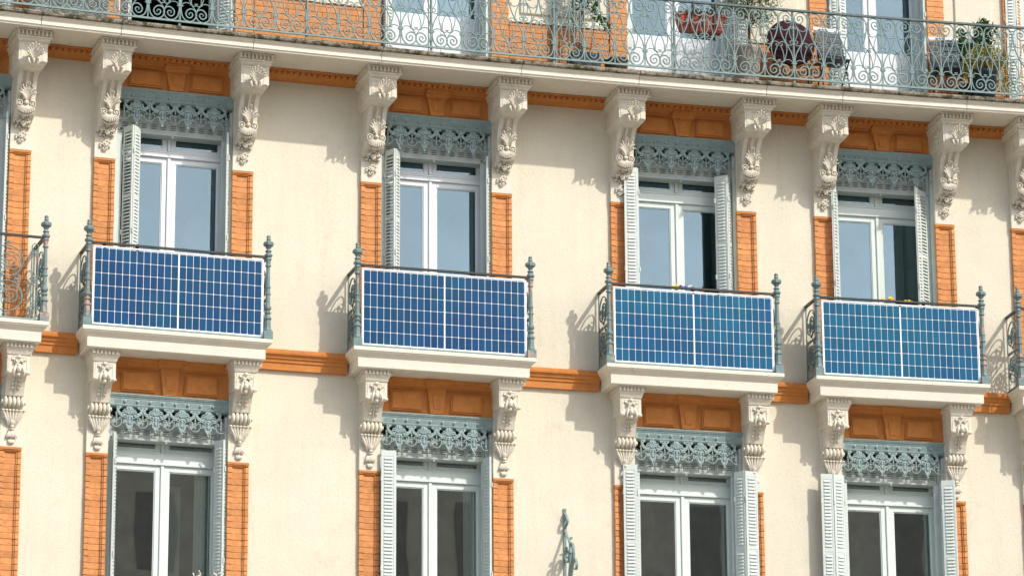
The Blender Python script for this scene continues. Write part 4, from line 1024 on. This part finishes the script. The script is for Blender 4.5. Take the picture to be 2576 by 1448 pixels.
# 5 climber
F0 = FR(1.95, .30, FLOOR)
t = thing('climbing_plant', 'dark-leaved climbing plant on green stakes in a black tub on the top balcony', 'potted plant', F0)
mb = MB(); mb.bbox(-.19, .19, -.13, .13, 0, .34, .01); link('pot', mb.mesh('black_tub', 'navy'), F0, t)
for x in (-.20, -.13, -.05): mb = MB(); mb.tube([(x, -.02, .1), (x, -.02, 1.9)], .013, 6); link('stake', mb.mesh('stake', 'ironp'), F0, t)
mb = MB(); mb.tube([(-.32, .2, 0), (-.32, .2, 2.2)], .028, 8); mb.tube([(-.32, .2, 1.1), (-.15, -.05, 1.35)], .014, 6); link('support_pole', mb.mesh('support_pole', 'iron'), F0, t)
mb = MB(); tips = branchy(mb, (-.03, 0, .3), (.02, 0, 1.7), .010, 22, .20, 8)
for i in range(6): x = R.uniform(-.12, .12); mb.tube([(x, .02, .3), (x+R.uniform(-.1, .1), 0, .8), (x+R.uniform(-.1, .1), 0, 1.5)], .005, 4)
link('stems', mb.mesh('climber_stems', 'bark'), F0, t)
mb = MB()
for k, p in enumerate(tips):
    r3 = random.Random(k+60)
    for q in range(22): leaf(mb, Vector(p)+Vector((r3.uniform(-.1, .1), r3.uniform(-.08, .08), r3.uniform(-.12, .1))), .065, r3, 0, .55)
for k in range(120):
    r3 = random.Random(k+300); x = .12+r3.random()*.22; leaf(mb, Vector((x, -.03, .98-(x-.1)*1.2+r3.uniform(-.08, .08))), .065, r3, 0, .55)
link('foliage', mb.mesh('climber_leaves', 'leafd'), F0, t)
# 6 small pot
F0 = FR(2.38, .30, FLOOR)
t = thing('empty_pot', 'low dark brown pot standing between the climbing plant and the next window', 'pot', F0)
mb = MB(); mb.lathe([(0, .12), (.26, .15), (.30, .16), (.30, .14), (.25, .13), (.25, .01)], 20); link('pot_body', mb.mesh('brown_pot', 'bark'), F0, t)
mb = MB(); mb.lathe([(-.0, .17), (.02, .175), (.02, .12)], 20); link('saucer', mb.mesh('saucer', 'bark'), F0 @ Matrix.Translation((0, 0, -.001)), t)
# 7 wicker hamper
F0 = FR(-4.72, .38, FLOOR)
t = thing('wicker_hamper', 'pale grey woven wicker hamper behind the left end of the top railing', 'hamper', F0)
mb = MB(); mb.box(-.44, .44, -.17, .17, .01, .56); link('core', mb.mesh('hamper_core', 'taupe'), F0, t)
mb = MB(); z = .02; row = 0
while z < .56:
    for face in (-1,):
        n = 44; pts = []
        for i in range(n+1): x = -.45+.90*i/n; pts.append((x, -.178-.007*math.sin(PI*(i+row)), z))
        pts = [(x, -.178+(.007 if (i+row) % 2 else -.007), zz) for i, (x, y, zz) in enumerate(pts)]
        mb.strap(pts, .012, .012, (0, 0, 1)) if False else mb.tube(pts, .0075, 4)
    z += .0165; row += 1
link('woven_front', mb.mesh('woven_front', 'wicker'), F0, t, kind='stuff')
mb = MB(); mb.box(-.47, .47, -.20, .2, .57, .60); link('lid', mb.mesh('hamper_lid', 'wicker'), F0, t)
# 8 flower boxes behind the panels
def pansies(s, lab, cols, seed):
    F0 = FR(s, .36, -.09); t = thing('flower_box', lab, 'flower box', F0, None, 'flower boxes behind the solar panels')
    mb = MB(); mb.loft([[(-a, -b, z), (a, -b, z), (a, b, z), (-a, b, z)] for z, a, b in ((-.12, .30, .06), (.03, .33, .08), (.05, .335, .085))]); link('box', mb.mesh('flower_trough', 'terra'), F0, t)
    mb = MB(); leaves(mb, (0, 0, .08), .28, 300, .045, (1, .25, .16), seed, 0, 0); link('foliage', mb.mesh('pansy_leaves', 'leafd'), F0, t, kind='stuff')
    r3 = random.Random(seed)
    for x, z, r, c in cols:
        m = MB()
        for k in range(5):
            a = 2*PI*k/5+.3; m.lump((x+math.cos(a)*r*.5, -.07+r3.uniform(-.01, .01), z+math.sin(a)*r*.5), (r*.55, .006, r*.5), nu=7, nv=4)
        m.lump((x, -.078, z), (r*.2, .008, r*.2), nu=5, nv=4)
        link('blossom', m.mesh('blossom', c), F0, t)
pansies(3.27, 'trough of yellow, purple and white flowers above the third solar panel', [(-.21, .155, .028, 'yellow'), (-.17, .175, .026, 'yellow'), (-.12, .16, .03, 'purple'), (-.06, .155, .028, 'purple'), (-.01, .17, .020, 'whitep'), (.02, .15, .018, 'whitep'), (.015, .185, .015, 'whitep'), (.14, .142, .026, 'orangep'), (.18, .142, .02, 'orangep')], 21)
pansies(6.05, 'trough of yellow and orange pansies above the rightmost solar panel', [(-.20, .16, .028, 'yellow'), (-.10, .175, .036, 'yellow'), (-.13, .155, .018, 'purple'), (-.05, .16, .024, 'orangep'), (.02, .145, .02, 'orangep'), (.11, .155, .026, 'yellow'), (.155, .158, .026, 'yellow'), (.19, .15, .016, 'yellow')], 22)
# 9 sedum in the lowest window on the left
F0 = FR(-2.85, .17, -4.17)
t = thing('window_plant', 'pinkish succulent with pale tips poking up at the bottom of the lower left window', 'plant', F0)
mb = MB(); mb.loft([[(-a, -b, z), (a, -b, z), (a, b, z), (-a, b, z)] for z, a, b in ((-.06, .34, .07), (.10, .36, .08), (.12, .365, .085))]); link('box', mb.mesh('window_trough', 'terra'), F0, t)
mb = MB(); tp = []
for i in range(34):
    x = R.choice((-.07, .05, .27))+R.uniform(-.10, .10) if i < 26 else R.uniform(-.3, .3); h = .10+R.uniform(.16, .265)*(1-abs(R.uniform(-.3, .3)))
    mb.tube([(x*.9, R.uniform(-.04, .04), .1), (x, -.02, h*.7), (x+R.uniform(-.02, .02), -.02, h)], [.006, .005, .004], 4); tp.append((x, -.02, h))
link('stems', mb.mesh('sedum_stems', 'sedum'), F0, t, kind='stuff')
mb = MB()
for p in tp:
    for q in range(5): mb.lump((p[0]+R.uniform(-.02, .02), p[1]+R.uniform(-.02, .02), p[2]+R.uniform(-.03, .01)), (.009, .009, .011), nu=5, nv=4)
link('buds', mb.mesh('sedum_buds', 'whitep'), F0, t, kind='stuff')

# 10 wall bracket of scrolled strap iron
F0 = FR(1.722, 0, -3.95)
t = thing('wall_bracket', 'teal wrought iron scroll bracket fixed to the stucco between two lower windows', 'wall bracket', F0)
def strap_part(nm, pts, th=.011, w=.034):
    m = MB(); m.strap([(0, -y, z) for y, z in pts], w, th, (1, 0, 0)); link(nm, m.mesh(nm, 'iron'), F0, t)
m = MB(); m.box(-.017, .017, -.016, -.002, -.55, 1.182); m.box(-.018, .018, -.022, -.002, 1.172, 1.20); link('back_plate', m.mesh('back_plate', 'iron'), F0, t)
for z in (-.2, .25, .62, .98):
    m = MB(); m.lump((0, -.017, z), (.006, .004, .006)); link('rivet', m.mesh('rivet', 'dark'), F0, t)
strap_part('scroll', smooth([(.02, 1.14), (.05, 1.13), (.06, 1.09), (.02, 1.06)], 4))
strap_part('scroll', smooth([(.06, 1.04), (.055, 1.07), (.09, 1.08), (.12, 1.04), (.10, .99), (.04, .97), (.03, .92), (.10, .84), (.20, .76), (.24, .65), (.22, .45), (.14, .22), (.06, .02), (.03, -.3)], 5))
strap_part('scroll', spiral(.125, .60, .115, .03, 1.9, 1.9+3.1*PI, 40))
strap_part('scroll', smooth([(.26, .60), (.24, .68), (.30, .72), (.36, .66), (.35, .55), (.26, .40), (.18, .20), (.08, -.05)], 5))
strap_part('scroll', smooth([(.40, .38), (.46, .36), (.50, .40), (.48, .46), (.42, .50), (.34, .44), (.25, .28), (.12, .0)], 5))
strap_part('scroll', smooth([(.10, -.1), (.20, .12), (.32, .24), (.44, .24), (.56, .14), (.64, -.05), (.66, -.3)], 5))
strap_part('scroll', smooth([(.12, -.15), (.22, .06), (.34, .16), (.44, .12), (.50, 0), (.50, -.2)], 5))
m = MB(); m.lathe([(-.02, .016), (.02, .016)], 8, (0, 0)); link('boss', m.mesh('boss', 'iron'), F0 @ Matrix.Translation((0, -.27, .78)) @ Matrix.Rotation(PI/2, 4, 'X'), t)
m = MB(); m.poly([(0, 0), (.02, .12), (-.02, .10)], -.012, .012); link('leaf_tip', m.mesh('leaf_tip', 'iron'), F0 @ Matrix.Translation((0, -.38, .48)) @ Matrix.Rotation(PI/2, 4, 'Z'), t)

# 11 curtains
def curtain(s0, s1, z0, z1, lab, fold=.02, d=-.42):
    mb = MB(); n = 40; rings = []
    for i in range(n+1):
        s = s0+(s1-s0)*i/n; y = -d+fold*math.sin(i*1.15); rings.append([(s, y, z0), (s, y+.006, z0), (s, y+.006, z1), (s, y, z1)])
    mb.loft(rings); o = thing('curtain', lab, 'curtain', I4, mb.mesh('curtain', 'curtain', True), 'curtains behind the lower windows')
curtain(-2.86, -2.58, -5, -2.0, 'plain white curtain at the right side of the lower left window', .012, -.33)
curtain(.52, .78, -5, -2.0, 'plain white curtain at the right side of the lower window under the second solar panel', .012, -.33)
curtain(-.50, .66, 3.6, 5.0, 'pale curtain put in for white inner shutters behind the top-storey glazed door left of the climbing plant', .012, -.40)  # added white sheet standing in for light inner shutters
curtain(-3.1, -2.96, -5, -2.62, 'narrow dim curtain near the middle of the lower left window', .01, -.6)

# ------------------------------------------------------------------ street and the house across the square, seen in the panes
def ground(nm, x0, x1, y0, y1, z, m):
    mb = MB(); mb.box(x0, x1, y0, y1, z-.3, z); o = link(nm, mb.mesh(nm, m), I4); o['kind'] = 'structure'
ground('ground', -600, 600, -600, 600, GZ-.16, 'paving')
ground('road', -300, 300, -14, -5, GZ-.156+.0, 'asphalt')
ground('pavement', -300, 300, -5, 0.9, GZ, 'paving')
OB = thing('opposite_building', 'dark brown building across the square, outside the photo and mirrored in the lower panes', 'building', Matrix.Translation((25, -56, GZ)))
F0 = Matrix.Translation((25, -56, GZ))
mb = MB(); mb.box(-45, 50, -12, 0, -.1, 24.2); link('wall', mb.mesh('opposite_wall', 'oppo'), F0, OB)
mb = MB(); mb.box(-45.4, 50.4, -12.4, .5, 24.2, 24.7); link('roof', mb.mesh('opposite_roof', 'oppo'), F0, OB)
wme = MB().box(-.6, .6, -.02, .03, 0, 2.3).mesh('opposite_window', 'oppow')
for i in range(34):
    for j in range(6): link('window', wme, F0 @ Matrix.Translation((-43+i*2.7, 0.01, 2+j*3.7)), OB)
